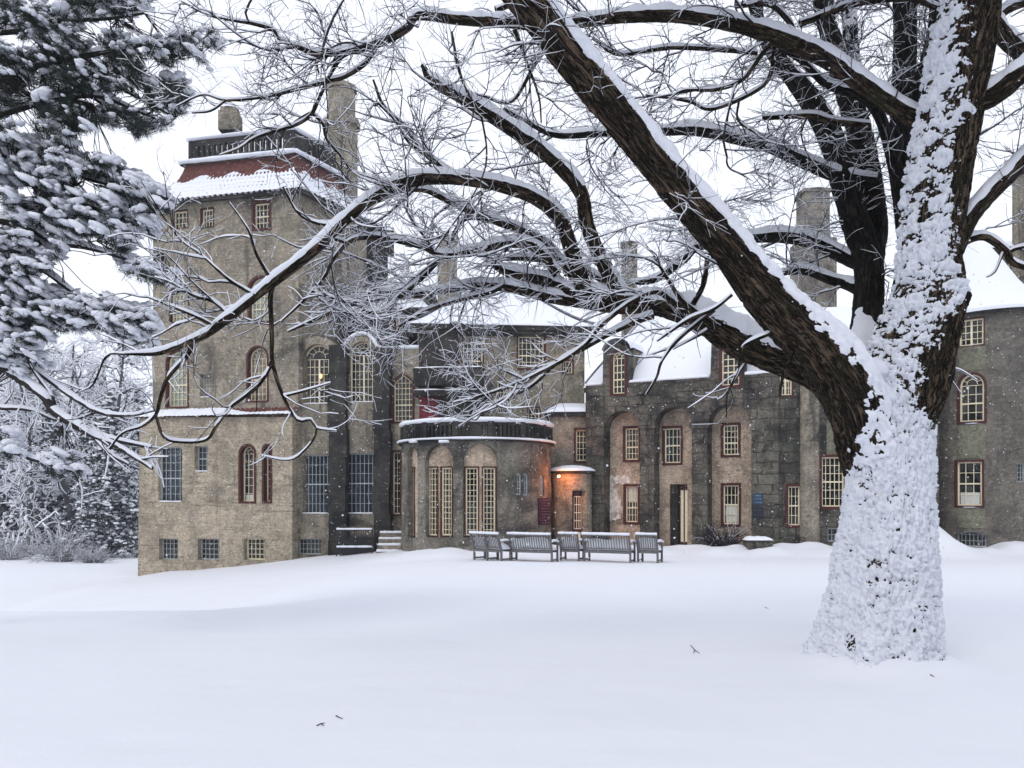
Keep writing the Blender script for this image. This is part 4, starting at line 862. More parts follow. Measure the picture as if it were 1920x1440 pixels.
# great diagonal limb
diag = [(1662, 1010, 7.45, 40), (1655, 930, 7.4, 50), (1640, 860, 7.32, 58), (1620, 795, 7.22, 57), (1588, 728, 7.13, 56), (1537, 655, 7.05, 51), (1472, 588, 7.0, 43), (1412, 520, 6.95, 38), (1350, 445, 6.9, 35), (1290, 375, 6.85, 34), (1235, 310, 6.8, 33), (1172, 232, 6.7, 33), (1105, 148, 6.6, 33), (1042, 70, 6.5, 33), (985, -5, 6.4, 34), (930, -80, 6.3, 34), (870, -170, 6.2, 31), (800, -290, 6.1, 24), (745, -420, 6.0, 15), (710, -520, 5.9, 3)]
def diag_snow(X, N, T, s, R, low):
    d = N @ (np.array([.45, -.12, .88])/1.0); nz = fbm(X*7, 4, .6); l1 = .5*caps(X*12); t = ss(.42, .62, d + .13*nz)
    px = 960 + X[..., 0]/X[..., 1]*F; py = HZ - (X[..., 2]-CZ)/X[..., 1]*F
    xb = np.interp(py, [560, 600, 631, 669, 704, 759, 800, 840, 870, 900, 1000], [1475, 1512, 1544, 1598, 1620, 1630, 1628, 1614, 1600, 1580, 1560])
    near = ss(-.2, .35, (px - xb)/40 + .45*fbm(X*8+3, 3) )*(py > 590)*(N[..., 1] < .4); t = np.maximum(t, near)
    clod = .046*(caps(X*np.array([11, 11, 15])) + .6*caps(X*25, seed=5) + .35*caps(X*48, seed=2) - .38 - .55*(1-near)); tt = np.where(ss(.42, .62, d + .13*nz) > .3, t*(.032 + .03*l1 + .01*nz), np.where(near > .02, clod, 0)); t = np.where(tt > .0012, t, 0); return np.where(t > .08, tt, -1), N*.6 + np.array([.0, 0, .4])
b, s, Cdiag = limb_mesh(diag, .018, 130, .11, diag_snow, seed=4); o = b.build('limb', M['bark'], tree, TP); s.build('snow_cap', M['snow'], o, TP); o['label'] = 'great diagonal limb crossing the picture'
# crotch saddle of snow
m = MB(); sv, sf = ico(0, 1, 2); 
import bmesh as _bm
bm = _bm.new(); _bm.ops.create_icosphere(bm, subdivisions=5, radius=1); BV = np.array([v.co[:] for v in bm.verts]); BF = np.array([[v.index for v in f.verts] for f in bm.faces]); bm.free()
def blob(m, c, sc, rz=0, nz=.12, fr=2.5, V=None, Fc=None):
    V = BV if V is None else V; Fc = BF if Fc is None else Fc
    P = V*np.array(sc); c_, s_ = math.cos(rz), math.sin(rz); P = np.stack([P[:, 0]*c_ - P[:, 2]*s_, P[:, 1], P[:, 0]*s_ + P[:, 2]*c_], -1)
    P = P*(1 + nz*fbm(V*fr + c[0]*3, 3))[:, None]; m.add(P + c, Fc)
blob(m, W(1618, 735, 7.18), (.36, .24, .15), -.35, .06, 3); blob(m, W(1572, 668, 7.16), (.36, .17, .085), -.85, .05, 3); blob(m, W(1668, 668, 7.24), (.34, .17, .10), 1.2, .06, 3); blob(m, W(1625, 700, 7.26), (.3, .24, .14), -.1, .05, 3)
m.build('snow_crust', M['snow_rough'], tree, TP)
m = MB(); blob(m, W(1770, 565, 7.25), (.2, .2, .17), .5, .18); m.build('burl', M['bark'], tree, TP); m = MB(); blob(m, W(1776, 552, 7.18), (.185, .17, .12), .5, .2, 4); m.build('snow_crust', M['snow_rough'], tree, TP)
L = add_limb
L([(1600, 745, 7.5, 36), (1530, 700, 7.6, 35), (1460, 672, 7.7, 32), (1400, 648, 7.8, 31), (1345, 615, 7.9, 28), (1300, 592, 8, 23), (1255, 578, 8, 19), (1210, 570, 8.05, 17), (1160, 562, 8.1, 15), (1110, 555, 8.1, 14), (1075, 549, 8.2, 12), (1025, 527, 8.3, 11), (962, 514, 8.4, 9), (920, 494, 8.5, 5)], .022, 56, .09, bark=.16)
L([(1205, 574, 8.05, 14), (1165, 576, 8.1, 13), (1087, 566, 8.2, 11), (1025, 556, 8.3, 10), (962, 541, 8.4, 9), (900, 534, 8.5, 8), (850, 541, 8.5, 7), (800, 549, 8.6, 6), (747, 557, 8.6, 5), (700, 562, 8.7, 4), (640, 577, 8.8, 3.4), (590, 600, 8.9, 3), (540, 622, 9, 2)])
L([(1098, 556, 8.1, 17), (1085, 510, 8.1, 15), (1070, 465, 8.05, 14), (1050, 412, 8, 14), (1010, 376, 7.9, 13), (950, 352, 7.8, 12), (870, 337, 7.7, 11.5), (800, 335, 7.6, 11), (740, 348, 7.5, 11), (690, 378, 7.4, 11), (640, 418, 7.3, 11), (600, 458, 7.2, 11), (560, 492, 7.1, 10.5), (510, 530, 7, 10), (470, 562, 6.9, 9.5), (430, 594, 6.8, 9), (400, 617, 6.8, 8), (365, 637, 6.7, 6.5), (300, 661, 6.6, 5), (235, 664, 6.5, 2.5)], .022, 40, .075)
L([(1180, 572, 8.05, 17), (1160, 545, 8.05, 15), (1137, 505, 8, 14), (1103, 430, 7.95, 13.5), (1090, 365, 7.9, 13.5), (1062, 325, 7.85, 13.5), (1016, 283, 7.8, 13), (954, 239, 7.7, 12), (891, 199, 7.6, 11), (845, 173, 7.55, 10), (809, 150, 7.5, 9), (792, 122, 7.5, 4)], .022, 40, .06, lo=.2, hi=.5)
L([(1748, 250, 7.4, 24), (1722, 226, 7.5, 19), (1675, 198, 7.6, 17), (1619, 158, 7.7, 16), (1577, 128, 7.8, 15), (1520, 95, 7.9, 15), (1450, 68, 8, 14), (1370, 45, 8, 12), (1266, 30, 8, 11), (1172, 32, 8, 10), (1094, 41, 8, 9.5), (1020, 48, 7.9, 9), (940, 42, 7.8, 9), (860, 37, 7.7, 9), (784, 30, 7.6, 8.5), (762, 53, 7.55, 8), (709, 82, 7.5, 7.5), (652, 95, 7.4, 7), (596, 101, 7.3, 6), (559, 88, 7.25, 5), (527, 75, 7.2, 4.2), (512, 56, 7.2, 3.6), (471, 44, 7.1, 3), (446, 40, 7, 2.5), (390, 28, 7, 2), (340, 3, 7, 1.3)], .022, 40, .075)
D2 = dict(mat='bark_dark', H=.05)
L([(1640, 345, 8.9, 16), (1571, 330, 9, 14), (1492, 296, 9.1, 13), (1436, 271, 9.2, 12), (1391, 262, 9.3, 11), (1329, 248, 9.4, 10), (1266, 245, 9.5, 9), (1190, 252, 9.6, 8), (1129, 250, 9.6, 7), (1047, 254, 9.7, 6), (1000, 235, 9.8, 5), (944, 204, 9.8, 4)], **D2)
L([(1640, 505, 8.6, 15), (1589, 484, 8.8, 14), (1525, 454, 9, 13), (1470, 444, 9.1, 12), (1428, 445, 9.2, 10), (1360, 452, 9.3, 9), (1305, 464, 9.4, 8.5), (1278, 490, 9.4, 8), (1226, 525, 9.5, 6), (1180, 530, 9.6, 4)], **D2)
L([(1625, 550, 8.6, 13), (1594, 536, 8.7, 11), (1553, 523, 8.8, 9), (1511, 508, 8.9, 8), (1470, 512, 9, 5), (1430, 530, 9.1, 3)], **D2)
L([(1605, 690, 7.9, 34), (1618, 640, 8.2, 30), (1626, 580, 8.4, 29), (1628, 500, 8.6, 26), (1608, 430, 8.8, 26), (1588, 360, 9, 25), (1572, 300, 9.1, 23), (1549, 240, 9.2, 21), (1510, 175, 9.3, 19), (1464, 118, 9.4, 15), (1430, 60, 9.5, 12), (1405, -20, 9.6, 10)], .03, 36, lo=.62, hi=.95, **D2)
L([(1628, 520, 8.7, 24), (1640, 430, 8.9, 23), (1630, 340, 9.1, 23), (1612, 250, 9.3, 22), (1590, 180, 9.5, 20), (1570, 110, 9.6, 18), (1550, 40, 9.7, 17), (1530, -60, 9.8, 15)], .03, 36, lo=.62, hi=.95, **D2)
L([(1625, 300, 9.6, 15), (1608, 200, 9.8, 14), (1600, 120, 10, 13), (1594, 50, 10, 13), (1590, -60, 10, 12)], .03, 24, mat='bark_dark', snowf=plaster((-.1, -.9, .1), .1, .4, .02))
L([(1690, 560, 8.2, 20), (1705, 480, 8.4, 22), (1703, 400, 8.5, 23), (1697, 300, 8.6, 23), (1693, 200, 8.7, 21), (1696, 100, 8.8, 20), (1696, 0, 8.9, 20), (1698, -80, 9, 18)], .03, 36, mat='bark_dark', H=.03, lo=.62, hi=.95)
L([(1690, 395, 8.3, 14), (1682, 330, 8.2, 13), (1664, 260, 8.1, 11), (1645, 210, 8.1, 10), (1613, 181, 8.1, 9), (1549, 157, 8.2, 8), (1501, 113, 8.3, 6), (1450, 85, 8.4, 3)], **D2)
L([(1702, 210, 8.3, 12), (1728, 140, 8.3, 10), (1748, 60, 8.4, 9), (1755, -40, 8.5, 8)], **D2)
L([(1800, 195, 7.2, 24), (1850, 185, 7.1, 20), (1886, 162, 7, 19), (1914, 140, 6.9, 18), (1980, 105, 6.8, 17)], .025, 36, .08)
L([(1850, 30, 7.3, 15), (1875, 60, 7.4, 15), (1905, 92, 7.5, 15), (1960, 128, 7.6, 14)], .025, 30, .07); L([(1855, 55, 7.6, 10), (1880, 22, 7.7, 9), (1930, 0, 7.8, 8)])
L([(1785, 470, 7.4, 22), (1812, 415, 7.4, 19), (1845, 375, 7.4, 17), (1890, 330, 7.4, 16), (1930, 285, 7.4, 15), (1980, 230, 7.4, 14)], .025, 36, .06)
L([(1795, 460, 7.5, 8), (1827, 446, 7.5, 7), (1852, 446, 7.5, 7), (1885, 470, 7.5, 7), (1902, 494, 7.5, 6), (1960, 510, 7.5, 5)]); L([(1888, 476, 7.5, 4), (1900, 468, 7.5, 3.5), (1925, 462, 7.5, 3)])
L([(1630, 235, 8.5, 5), (1560, 228, 8.4, 6), (1525, 218, 8.3, 5.5), (1480, 218, 8.3, 5), (1430, 222, 8.3, 4)])
# second-order traced branches (thinner)
B = [
 [(512, 535, 7, 5), (507, 560, 7, 5), (510, 629, 7, 4.5), (511, 679, 7, 4.2), (530, 741, 7, 3.6), (558, 787, 7, 3.4), (583, 787, 7, 3), (594, 803, 7, 2.6), (631, 808, 7, 1.2)],
 [(511, 676, 7, 4), (507, 686, 7, 3.8), (482, 725, 6.9, 3.5), (432, 764, 6.9, 3.3), (406, 798, 6.8, 3), (388, 824, 6.8, 3), (347, 829, 6.8, 3), (308, 820, 6.7, 3), (292, 778, 6.7, 3)],
 [(362, 640, 6.7, 4.5), (350, 668, 6.7, 4.5), (315, 708, 6.6, 4), (300, 750, 6.6, 4), (292, 778, 6.6, 3.5), (265, 800, 6.6, 2.6), (230, 812, 6.5, 2.2), (205, 842, 6.5, 1.6)],
 [(594, 803, 7, 2.2), (588, 824, 7, 2), (558, 856, 7, 2), (532, 863, 7, 1.8), (489, 854, 7, 1.2)], [(532, 743, 7, 2.4), (567, 734, 7, 2), (620, 718, 7, 1.2)], [(482, 725, 6.9, 1.5), (481, 771, 6.9, .9)],
 [(709, 82, 7.5, 5), (684, 119, 7.5, 4.6), (646, 144, 7.4, 4.4), (621, 151, 7.4, 4), (559, 167, 7.3, 3.8), (496, 182, 7.2, 3), (424, 188, 7.1, 2.4), (380, 178, 7.1, 1.8), (330, 200, 7, 1.2)],
 [(646, 98, 7.4, 4), (621, 136, 7.4, 3.6), (599, 183, 7.3, 3.4), (584, 214, 7.3, 3.4), (559, 232, 7.3, 3.2), (527, 243, 7.2, 2.8), (480, 258, 7.2, 2.2), (446, 279, 7.1, 1.8), (412, 291, 7, 1)],
 [(584, 212, 7.3, 2.8), (605, 232, 7.4, 2.6), (612, 260, 7.4, 2.4), (640, 294, 7.5, 2), (655, 318, 7.5, 1.6)], [(600, 104, 7.3, 2.6), (594, 120, 7.3, 2.4), (598, 138, 7.3, 1.8)],
 [(424, 188, 7.1, 2), (395, 208, 7.1, 1.7), (360, 212, 7, 1.2)], [(655, 100, 7.4, 2.4), (620, 120, 7.4, 2), (700, 60, 7.5, 1)],
 [(1372, 553, 6.9, 3.4), (1337, 580, 6.9, 3.6), (1290, 600, 7, 3.6), (1244, 631, 7, 2.6), (1232, 640, 7, 1.6)], [(1340, 582, 6.95, 3.4), (1316, 600, 7, 3.4), (1269, 640, 7.1, 3.2), (1241, 677, 7.1, 2.6), (1231, 708, 7.1, 2.2), (1212, 740, 7.2, 1.6)],
 [(1262, 566, 7.8, 5.5), (1228, 547, 7.6, 5), (1181, 568, 7.5, 5), (1125, 612, 7.5, 4.8), (1100, 643, 7.5, 4.5), (1056, 675, 7.5, 4), (1009, 700, 7.5, 3.5), (962, 722, 7.5, 3), (900, 743, 7.5, 2), (850, 755, 7.5, 1.2)],
 [(1225, 592, 7.9, 7), (1190, 604, 7.9, 6.5), (1144, 625, 7.9, 5.5), (1100, 650, 7.8, 5), (1050, 676, 7.8, 4.4), (994, 725, 7.7, 3.4), (950, 745, 7.7, 2.6), (900, 775, 7.7, 1.6), (860, 800, 7.7, 1)],
 [(1450, 622, 7.0, 4), (1437, 628, 7.0, 4), (1394, 650, 7, 3.2), (1384, 692, 7, 2), (1364, 739, 7, 1.6), (1362, 783, 7, .9)],
 [(826, 483, 8.2, 5.5), (800, 512, 8.1, 5), (771, 538, 8, 4.8), (747, 557, 8, 4.6), (724, 581, 7.9, 4.4), (687, 584, 7.9, 4), (674, 570, 7.9, 3.8), (625, 560, 7.8, 3.4), (604, 547, 7.8, 2.6), (590, 530, 7.8, 1.4)],
 [(1045, 515, 8.1, 9), (1020, 478, 8.1, 9), (990, 458, 8.1, 8.5), (940, 458, 8.1, 8), (891, 470, 8.1, 7.5), (833, 479, 8.1, 7), (790, 462, 8.1, 6), (734, 449, 8.1, 5.5), (682, 445, 8, 5), (651, 456, 8, 4.2), (625, 487, 8, 3.6), (604, 526, 8, 3), (565, 568, 8, 2.4), (526, 604, 8, 1.6)],
 [(833, 478, 8.1, 4), (850, 440, 8.2, 4), (870, 412, 8.2, 4), (898, 408, 8.3, 4), (935, 402, 8.3, 3)], [(651, 456, 8, 3), (625, 448, 7.9, 3), (600, 452, 7.9, 2.5)],
 [(1085, 535, 8.2, 9), (1040, 476, 8.3, 8), (995, 440, 8.3, 7.5), (934, 416, 8.3, 7), (880, 396, 8.2, 6.5), (825, 369, 8.2, 6), (790, 356, 8.1, 5), (735, 363, 8.1, 3.5), (700, 380, 8, 1.8)],
 [(945, 535, 8.4, 4.5), (917, 549, 8.3, 4.2), (870, 560, 8.3, 4), (825, 573, 8.2, 3.6), (792, 586, 8.1, 3.2), (747, 612, 8.1, 2)],
 [(1165, 545, 8, 5), (1120, 520, 8.2, 6), (1075, 495, 8.3, 6), (1020, 487, 8.4, 6), (965, 484, 8.5, 5), (910, 490, 8.5, 3)],
 [(1300, 585, 7.7, 7), (1275, 560, 7.6, 4), (1250, 520, 7.5, 3), (1225, 480, 7.5, 2.2)], [(1300, 570, 7.6, 5), (1320, 530, 7.6, 4.5), (1326, 480, 7.5, 4)],
 [(965, 55, 7.2, 4), (985, 110, 7.3, 3), (1010, 180, 7.4, 2), (1015, 230, 7.4, 1.4)], [(847, 60, 7.7, 2.5), (860, 130, 7.6, 3), (880, 180, 7.5, 2.6), (905, 230, 7.5, 2), (905, 330, 7.5, 1.6), (815, 470, 7.4, 1.5)],
 [(1060, 60, 8.2, 3.5), (1010, 110, 8.3, 3.5), (960, 190, 8.4, 3), (905, 180, 8.4, 2), (880, 175, 8.4, 1.5)], [(1450, 75, 8, 4), (1430, 100, 8, 4), (1390, 150, 8, 4), (1340, 168, 8, 3.5), (1280, 170, 8, 2), (1250, 190, 8, 1.2)],
 [(1452, 90, 8.1, 4), (1440, 150, 8.1, 4), (1390, 185, 8.1, 3.5), (1330, 205, 8.1, 3.2), (1290, 190, 8.1, 2.5), (1210, 178, 8.1, 1.4)], [(1386, 186, 8.1, 2.4), (1384, 225, 8.1, 2), (1420, 252, 8.1, 1.6)],
 [(1420, 100, 8.6, 4), (1330, 92, 8.6, 4.5), (1250, 90, 8.6, 4), (1160, 102, 8.6, 3.5), (1110, 72, 8.6, 2)], [(1762, 665, 7.2, 1.7), (1776, 688, 7.1, 1.4), (1800, 694, 7.1, 1.1), (1832, 713, 7.1, .8)], [(1764, 668, 7.2, 1.4), (1768, 692, 7.1, 1.1), (1786, 716, 7.1, 1), (1802, 738, 7.1, .7)],
 [(865, 335, 7.8, 5), (800, 290, 7.9, 5), (760, 240, 8, 4.4), (720, 200, 8, 3.4), (700, 150, 8, 2)], [(850, 335, 7.7, 4), (815, 300, 7.8, 4), (770, 270, 7.8, 3.4), (740, 225, 7.9, 2.8), (705, 190, 7.9, 2)],
 [(640, 420, 7.3, 4), (600, 420, 7.3, 3), (560, 400, 7.3, 2.4), (530, 350, 7.2, 1.5)], [(510, 528, 7, 4), (480, 475, 6.9, 3), (465, 430, 6.9, 2), (430, 380, 6.9, 1.2)], [(480, 555, 6.9, 3.4), (430, 525, 6.8, 3), (380, 480, 6.8, 2), (330, 440, 6.8, 1.6), (265, 340, 6.7, 1)],
 [(430, 592, 6.8, 4), (400, 565, 6.8, 4), (365, 555, 6.7, 3), (320, 530, 6.7, 2), (290, 520, 6.7, 1.3)], [(402, 612, 6.8, 3.4), (360, 590, 6.7, 3), (310, 570, 6.7, 2.4), (270, 555, 6.7, 1.4)],
 [(235, 664, 6.5, 2.2), (200, 668, 6.5, 2), (175, 720, 6.5, 1.6), (150, 735, 6.5, 1)], [(1325, 620, 7.8, 4), (1290, 640, 7.7, 2), (1262, 655, 7.7, 1.2)],
 [(1500, 640, 7.0, 2.2), (1470, 700, 6.95, 2.8), (1462, 742, 6.9, 2)], [(1880, 475, 7.5, 3), (1865, 510, 7.4, 2), (1850, 520, 7.4, 1)],
 [(930, 20, 7.9, 5), (1000, -10, 8, 5), (1060, -30, 8, 5)], [(1500, 45, 8, 6), (1540, 30, 8, 6), (1600, 8, 8, 6), (1700, -4, 8, 6), (1760, 15, 7.8, 5)], [(1380, 12, 8.1, 4), (1440, 8, 8.1, 5), (1475, 35, 8.1, 5), (1490, 62, 8.1, 5)],
]
for bb in B: add_limb(bb, .035, 10, .05, bark=.1)
print('limbs', len(limbs))
# procedural twigs grown from every limb
def grow(C, out, n_per_m, len_r, rad_r, droop, rng, start=0., spread=(.45, 1.05), zig=.16, upb=.0):
    X = C[:, :3]; R = C[:, 3]; seg = np.linalg.norm(np.diff(X, axis=0), axis=1); s = np.concatenate([[0], np.cumsum(seg)]); Lt = s[-1]
    k = rng.poisson(max(.01, n_per_m*Lt))
    for _ in range(k):
        q = rng.uniform(start*Lt, Lt); i = min(len(X)-2, int(np.searchsorted(s, q))-1); i = max(i, 0)
        T = X[i+1]-X[i]; T /= np.linalg.norm(T)+1e-9; v = rng.normal(size=3); v[1] *= .6; v -= v@T*T; v /= np.linalg.norm(v)+1e-9
        a = rng.uniform(*spread); d = T*math.cos(a) + v*math.sin(a); ln = rng.uniform(*len_r)*(1 - .35*q/Lt); r0 = min(rng.uniform(*rad_r), R[i]*.85)
        step = .085 if ln > .5 else (.06 if ln > .2 else .045); n = max(3, int(ln/step)); P = [X[i]]; w = rng.normal(size=3)*.11
        for j in range(n):
            d = d + rng.normal(size=3)*zig*.40 + w + np.array([0, 0, upb - droop*(j/n)])*.16
            if rng.random() < .30: d = d + rng.normal(size=3)*.30
            d /= np.linalg.norm(d); P.append(P[-1] + d*ln/n)
        P = np.array(P); rr = r0*(1 - .66*np.linspace(0, 1, n+1)); out.append(np.column_stack([P, rr]))
def px_of(P): return 960 + P[:, 0]/P[:, 1]*F, HZ - (P[:, 2]-CZ)/P[:, 1]*F
rng = np.random.default_rng(11)
def keep(C, lim):
    px, py = px_of(C[-1:, :3]); px, py = px[0], py[0]
    if 1380 < px < 1800 and py > 600: return False
    if px > 1720 and py > 480: return False
    if 560 < px < 1500 and py > 800: return False
    if px < 640 and py > 640 and rng.random() < .62: return False
    if px > 1090 and py > 630 and rng.random() < .72: return False
    if px < 570 and 230 < py <= 640 and rng.random() < .42: return False
    if 1190 < px < 1450 and py > 640 and rng.random() < .6: return False
    if C[-1, 1] < 5.5: return False
    return True
g0, g1, g2, g3 = [], [], [], []
for C in limbs:
    big = C[:, 3].max()
    if big > .02: grow(C, g0, 1.1, (.8, 2.1), (.009, .015), rng.uniform(-.3, .6), rng, .12, zig=.15)
grow(Cdiag, g0, .7, (.6, 1.6), (.007, .012), .2, rng, .3, zig=.15)
for C in limbs:
    big = C[:, 3].max(); grow(C, g1, 3.4 if big > .03 else 5.5, (.3, 1.1), (.0055, .0095), rng.uniform(-.3, .8), rng, .1 if big > .05 else .05, zig=.18)
grow(Cdiag, g1, 2.2, (.4, 1.1), (.005, .008), .5, rng, .3, zig=.18)
g0 = [c for c in g0 if keep(c, 0)]
for C in g0: grow(C, g1, 5.0, (.3, .95), (.0048, .0075), rng.uniform(-.3, .6), rng, .1, zig=.18)
g1 = [c for c in g1 if keep(c, 0)]
for C in g1: grow(C, g2, 8.2, (.16, .62), (.0038, .0055), rng.uniform(-.4, .6), rng, .1, zig=.2)
g2 = [c for c in g2 if keep(c, 0)]
for C in g2: grow(C, g3, 8.8, (.08, .32), (.0028, .0038), rng.uniform(-.3, .5), rng, .15, zig=.22)
g3 = [c for c in g3 if keep(c, 0)]
print('twigs', len(g0), len(g1), len(g2), len(g3))
mt = MB(); ms = MB()
for lv, G in enumerate((g0 + g1, g2, g3)):
    for C in G:
        X, R = C[:, :3], C[:, 3]; mt.tube(X, R, 4 if lv == 0 else 3, cap=False)
        T = X[-1]-X[0]; fl = 1 - abs(T[2])/(np.linalg.norm(T)+1e-9)
        lowr = float(px_of(X[:1])[1][0] > 370)
        if rng.random() < (.6 + .55*fl, .42 + .5*fl, .30 + .45*fl)[lv] + .3*lowr:
            n = len(X); a0, b0 = 0, n
            if lv: a0 = rng.integers(0, max(1, n//3)); b0 = n
            if b0 - a0 >= 2:
                Xs = X[a0:b0]; Rs = R[a0:b0]; h = np.clip(.5*Rs + .0018, .002, .009)*(1 + .5*rng.normal(size=len(Xs)).clip(-1, 1))*(1.5 if lv == 0 else 1)*(.35 + .85*fl)*(1 + .12*lowr)
                ms.tube(Xs + np.array([0, 0, 1])*(Rs*.55 + h*.75)[:, None], Rs, 4, a=Rs*.9 + .0006 + .0004*lowr, b=h + Rs*.2, cap=True)
o = mt.build('twigs', M['twig'], tree, TP); tag(o, kind='stuff'); tag(ms.build('snow_on_twigs', M['snow_twig'], o, TP), kind='stuff')

# unseen crown limbs added above the picture to keep sky light off the snow
rng = np.random.default_rng(77); cl = []; top = W(1838, -110, 7.0)
for i in range(13):
    a = i*2*PI/13 + rng.uniform(-.2, .2); el = rng.uniform(.12, .6); d = np.array([math.cos(a)*math.cos(el) - .15, math.sin(a)*math.cos(el)*.9 - .12, math.sin(el)]); P = [top + np.array([0, 0, rng.uniform(-.2, 1.5)])]; n = 12
    for j in range(n): d = d + rng.normal(size=3)*.12; d /= np.linalg.norm(d); P.append(P[-1] + d*rng.uniform(.6, .8))
    cl.append(np.column_stack([spline(P, .2), np.linspace(.13, .03, len(spline(P, .2)))]))
c1, c2 = [], []
for C in cl: grow(C, c1, 3.4, (1.0, 2.6), (.018, .03), .2, rng, .1, zig=.14)
for C in c1: grow(C, c2, 5.0, (.4, 1.1), (.010, .016), .3, rng, .1, zig=.18)
def above(C):
    P = C[:, :3]; Y = np.maximum(P[:, 1], .05); py = HZ - (P[:, 2]-CZ)/Y*F; px = 960 + P[:, 0]/Y*F
    return not np.any((P[:, 1] > .05) & (py > -25) & (px > -400) & (px < 2300)) and P[:, 2].min() > 3.2
mt = MB(); ms = MB()
for C in [c for c in cl + c1 + c2 if above(c)]:
    X, R = C[:, :3], C[:, 3]; mt.tube(X, R, 4, cap=False); ms.tube(X + np.array([0, 0, 1])*(R*.8 + .01)[:, None], R, 4, a=R*1.1 + .004, b=R*.5 + .012, cap=False)
o = mt.build('crown', M['twig'], tree, TP); tag(o, kind='stuff'); ms.build('snow_on_unseen_crown', M['snow_twig'], o, TP)

# ------------------------------------------------------------------ pine at the left edge
PB = np.array([-7.6, 9.2, float(ground_z(-7.6, 9.2))])
pine = empty('pine_tree', PB, 'snow-laden pine reaching in from the left edge', 'tree')
rng = np.random.default_rng(5)
m = MB(); P = spline([(-7.6, 9.2, -.3, .24), (-7.55, 9.2, 3, .2), (-7.6, 9.25, 7, .14), (-7.5, 9.3, 9.5, .07)], .2); m.tube(P[:, :3], P[:, 3], 16); m.build('trunk', M['pine_bark'], pine, PB)
PBR = [[(-260, 210, 9.2, 16), (0, 146, 9, 8), (65, 125, 9, 6), (129, 110, 8.9, 5), (210, 95, 8.8, 4), (300, 80, 8.8, 3), (380, 95, 8.8, 2)], [(-260, 40, 9.2, 12), (0, 60, 9, 6), (100, 40, 9, 5), (200, 35, 8.9, 3.5), (270, 25, 8.9, 2)],
 [(-260, 280, 9.2, 12), (0, 215, 9.1, 6), (90, 190, 9.1, 4.5), (180, 180, 9, 4), (250, 205, 9, 3), (300, 225, 9, 2)], [(129, 112, 8.9, 4), (200, 150, 8.8, 3), (270, 190, 8.7, 2.5), (330, 220, 8.7, 1.6)], [(-260, 120, 9.3, 12), (0, 100, 9.3, 6), (120, 150, 9.3, 4), (200, 200, 9.3, 3), (260, 240, 9.2, 2)],
 [(-260, 370, 9.2, 14), (0, 336, 9, 8), (108, 366, 8.9, 6), (172, 387, 8.8, 4.5), (241, 413, 8.8, 3), (290, 400, 8.7, 1.8)], [(-260, 300, 9.2, 12), (0, 290, 9.1, 6), (110, 320, 9, 4.5), (200, 345, 9, 3.5), (300, 370, 8.9, 2)], [(-260, 420, 9.2, 14), (0, 413, 8.9, 7), (99, 452, 8.8, 5.5), (172, 466, 8.8, 4.5), (241, 487, 8.7, 3.4), (301, 512, 8.7, 2.2)],
 [(-260, 470, 9.1, 12), (26, 486, 8.8, 6), (77, 504, 8.8, 5), (129, 542, 8.7, 4), (160, 565, 8.7, 2.5)], [(-260, 560, 9, 14), (0, 580, 8.7, 7), (80, 600, 8.6, 5), (150, 610, 8.6, 3.6), (230, 600, 8.6, 2)], [(-260, 640, 9, 14), (0, 690, 8.6, 9), (16, 697, 8.6, 9), (81, 741, 8.5, 8.5), (105, 774, 8.5, 8), (173, 814, 8.4, 7), (222, 838, 8.3, 5), (286, 879, 8.2, 3)],
 [(16, 660, 8.7, 6), (77, 701, 8.6, 5.5), (137, 745, 8.5, 5), (190, 774, 8.4, 4), (242, 779, 8.3, 3), (290, 770, 8.3, 1.6)], [(173, 814, 8.4, 4.5), (230, 828, 8.3, 4), (284, 839, 8.3, 2.4)], [(173, 816, 8.4, 4), (205, 850, 8.3, 3.5), (242, 871, 8.3, 2.4)], [(-200, 760, 8.8, 7), (0, 765, 8.6, 4), (60, 770, 8.6, 3.4), (120, 790, 8.6, 2.6), (190, 770, 8.5, 1.6)], [(105, 774, 8.5, 4), (95, 740, 8.5, 4), (60, 690, 8.5, 3), (40, 640, 8.5, 2)], [(0, 835, 8.6, 5), (60, 860, 8.6, 4), (130, 880, 8.5, 3), (150, 900, 8.5, 1.6)]]
pl = []
for bb in PBR:
    b, s, C = limb_mesh(bb, .035, 14, .12, cap_snow(.06, .15, .6), seed=len(pl)+40); o = b.build('branch', M['pine_bark'], pine, PB); s.build('snow_cap', M['snow'], o, PB); pl.append(C)
t1, t2 = [], []
for i, C in enumerate(pl): grow(C, t1, 4.5, (.25, .75), (.005, .009), .6, rng, .15, zig=.2)
for C in t1: grow(C, t2, 4.5, (.1, .35), (.0035, .005), .3, rng, .2, zig=.25)
mt = MB(); ms = MB()
for C in t1 + t2:
    X, R = C[:, :3], C[:, 3]; mt.tube(X, R, 3, cap=False); px, py = px_of(X[-1:]); 
    if rng.random() < .8: h = .006 + .6*R; ms.tube(X + np.array([0, 0, 1])*(R*.5 + h*.8)[:, None], R, 4, a=R*1.1 + .002, b=h*1.0)
o = mt.build('twigs', M['pine_bark'], pine, PB); tag(o, kind='stuff'); ms.build('snow_on_twigs', M['snow_twig'], o, PB)
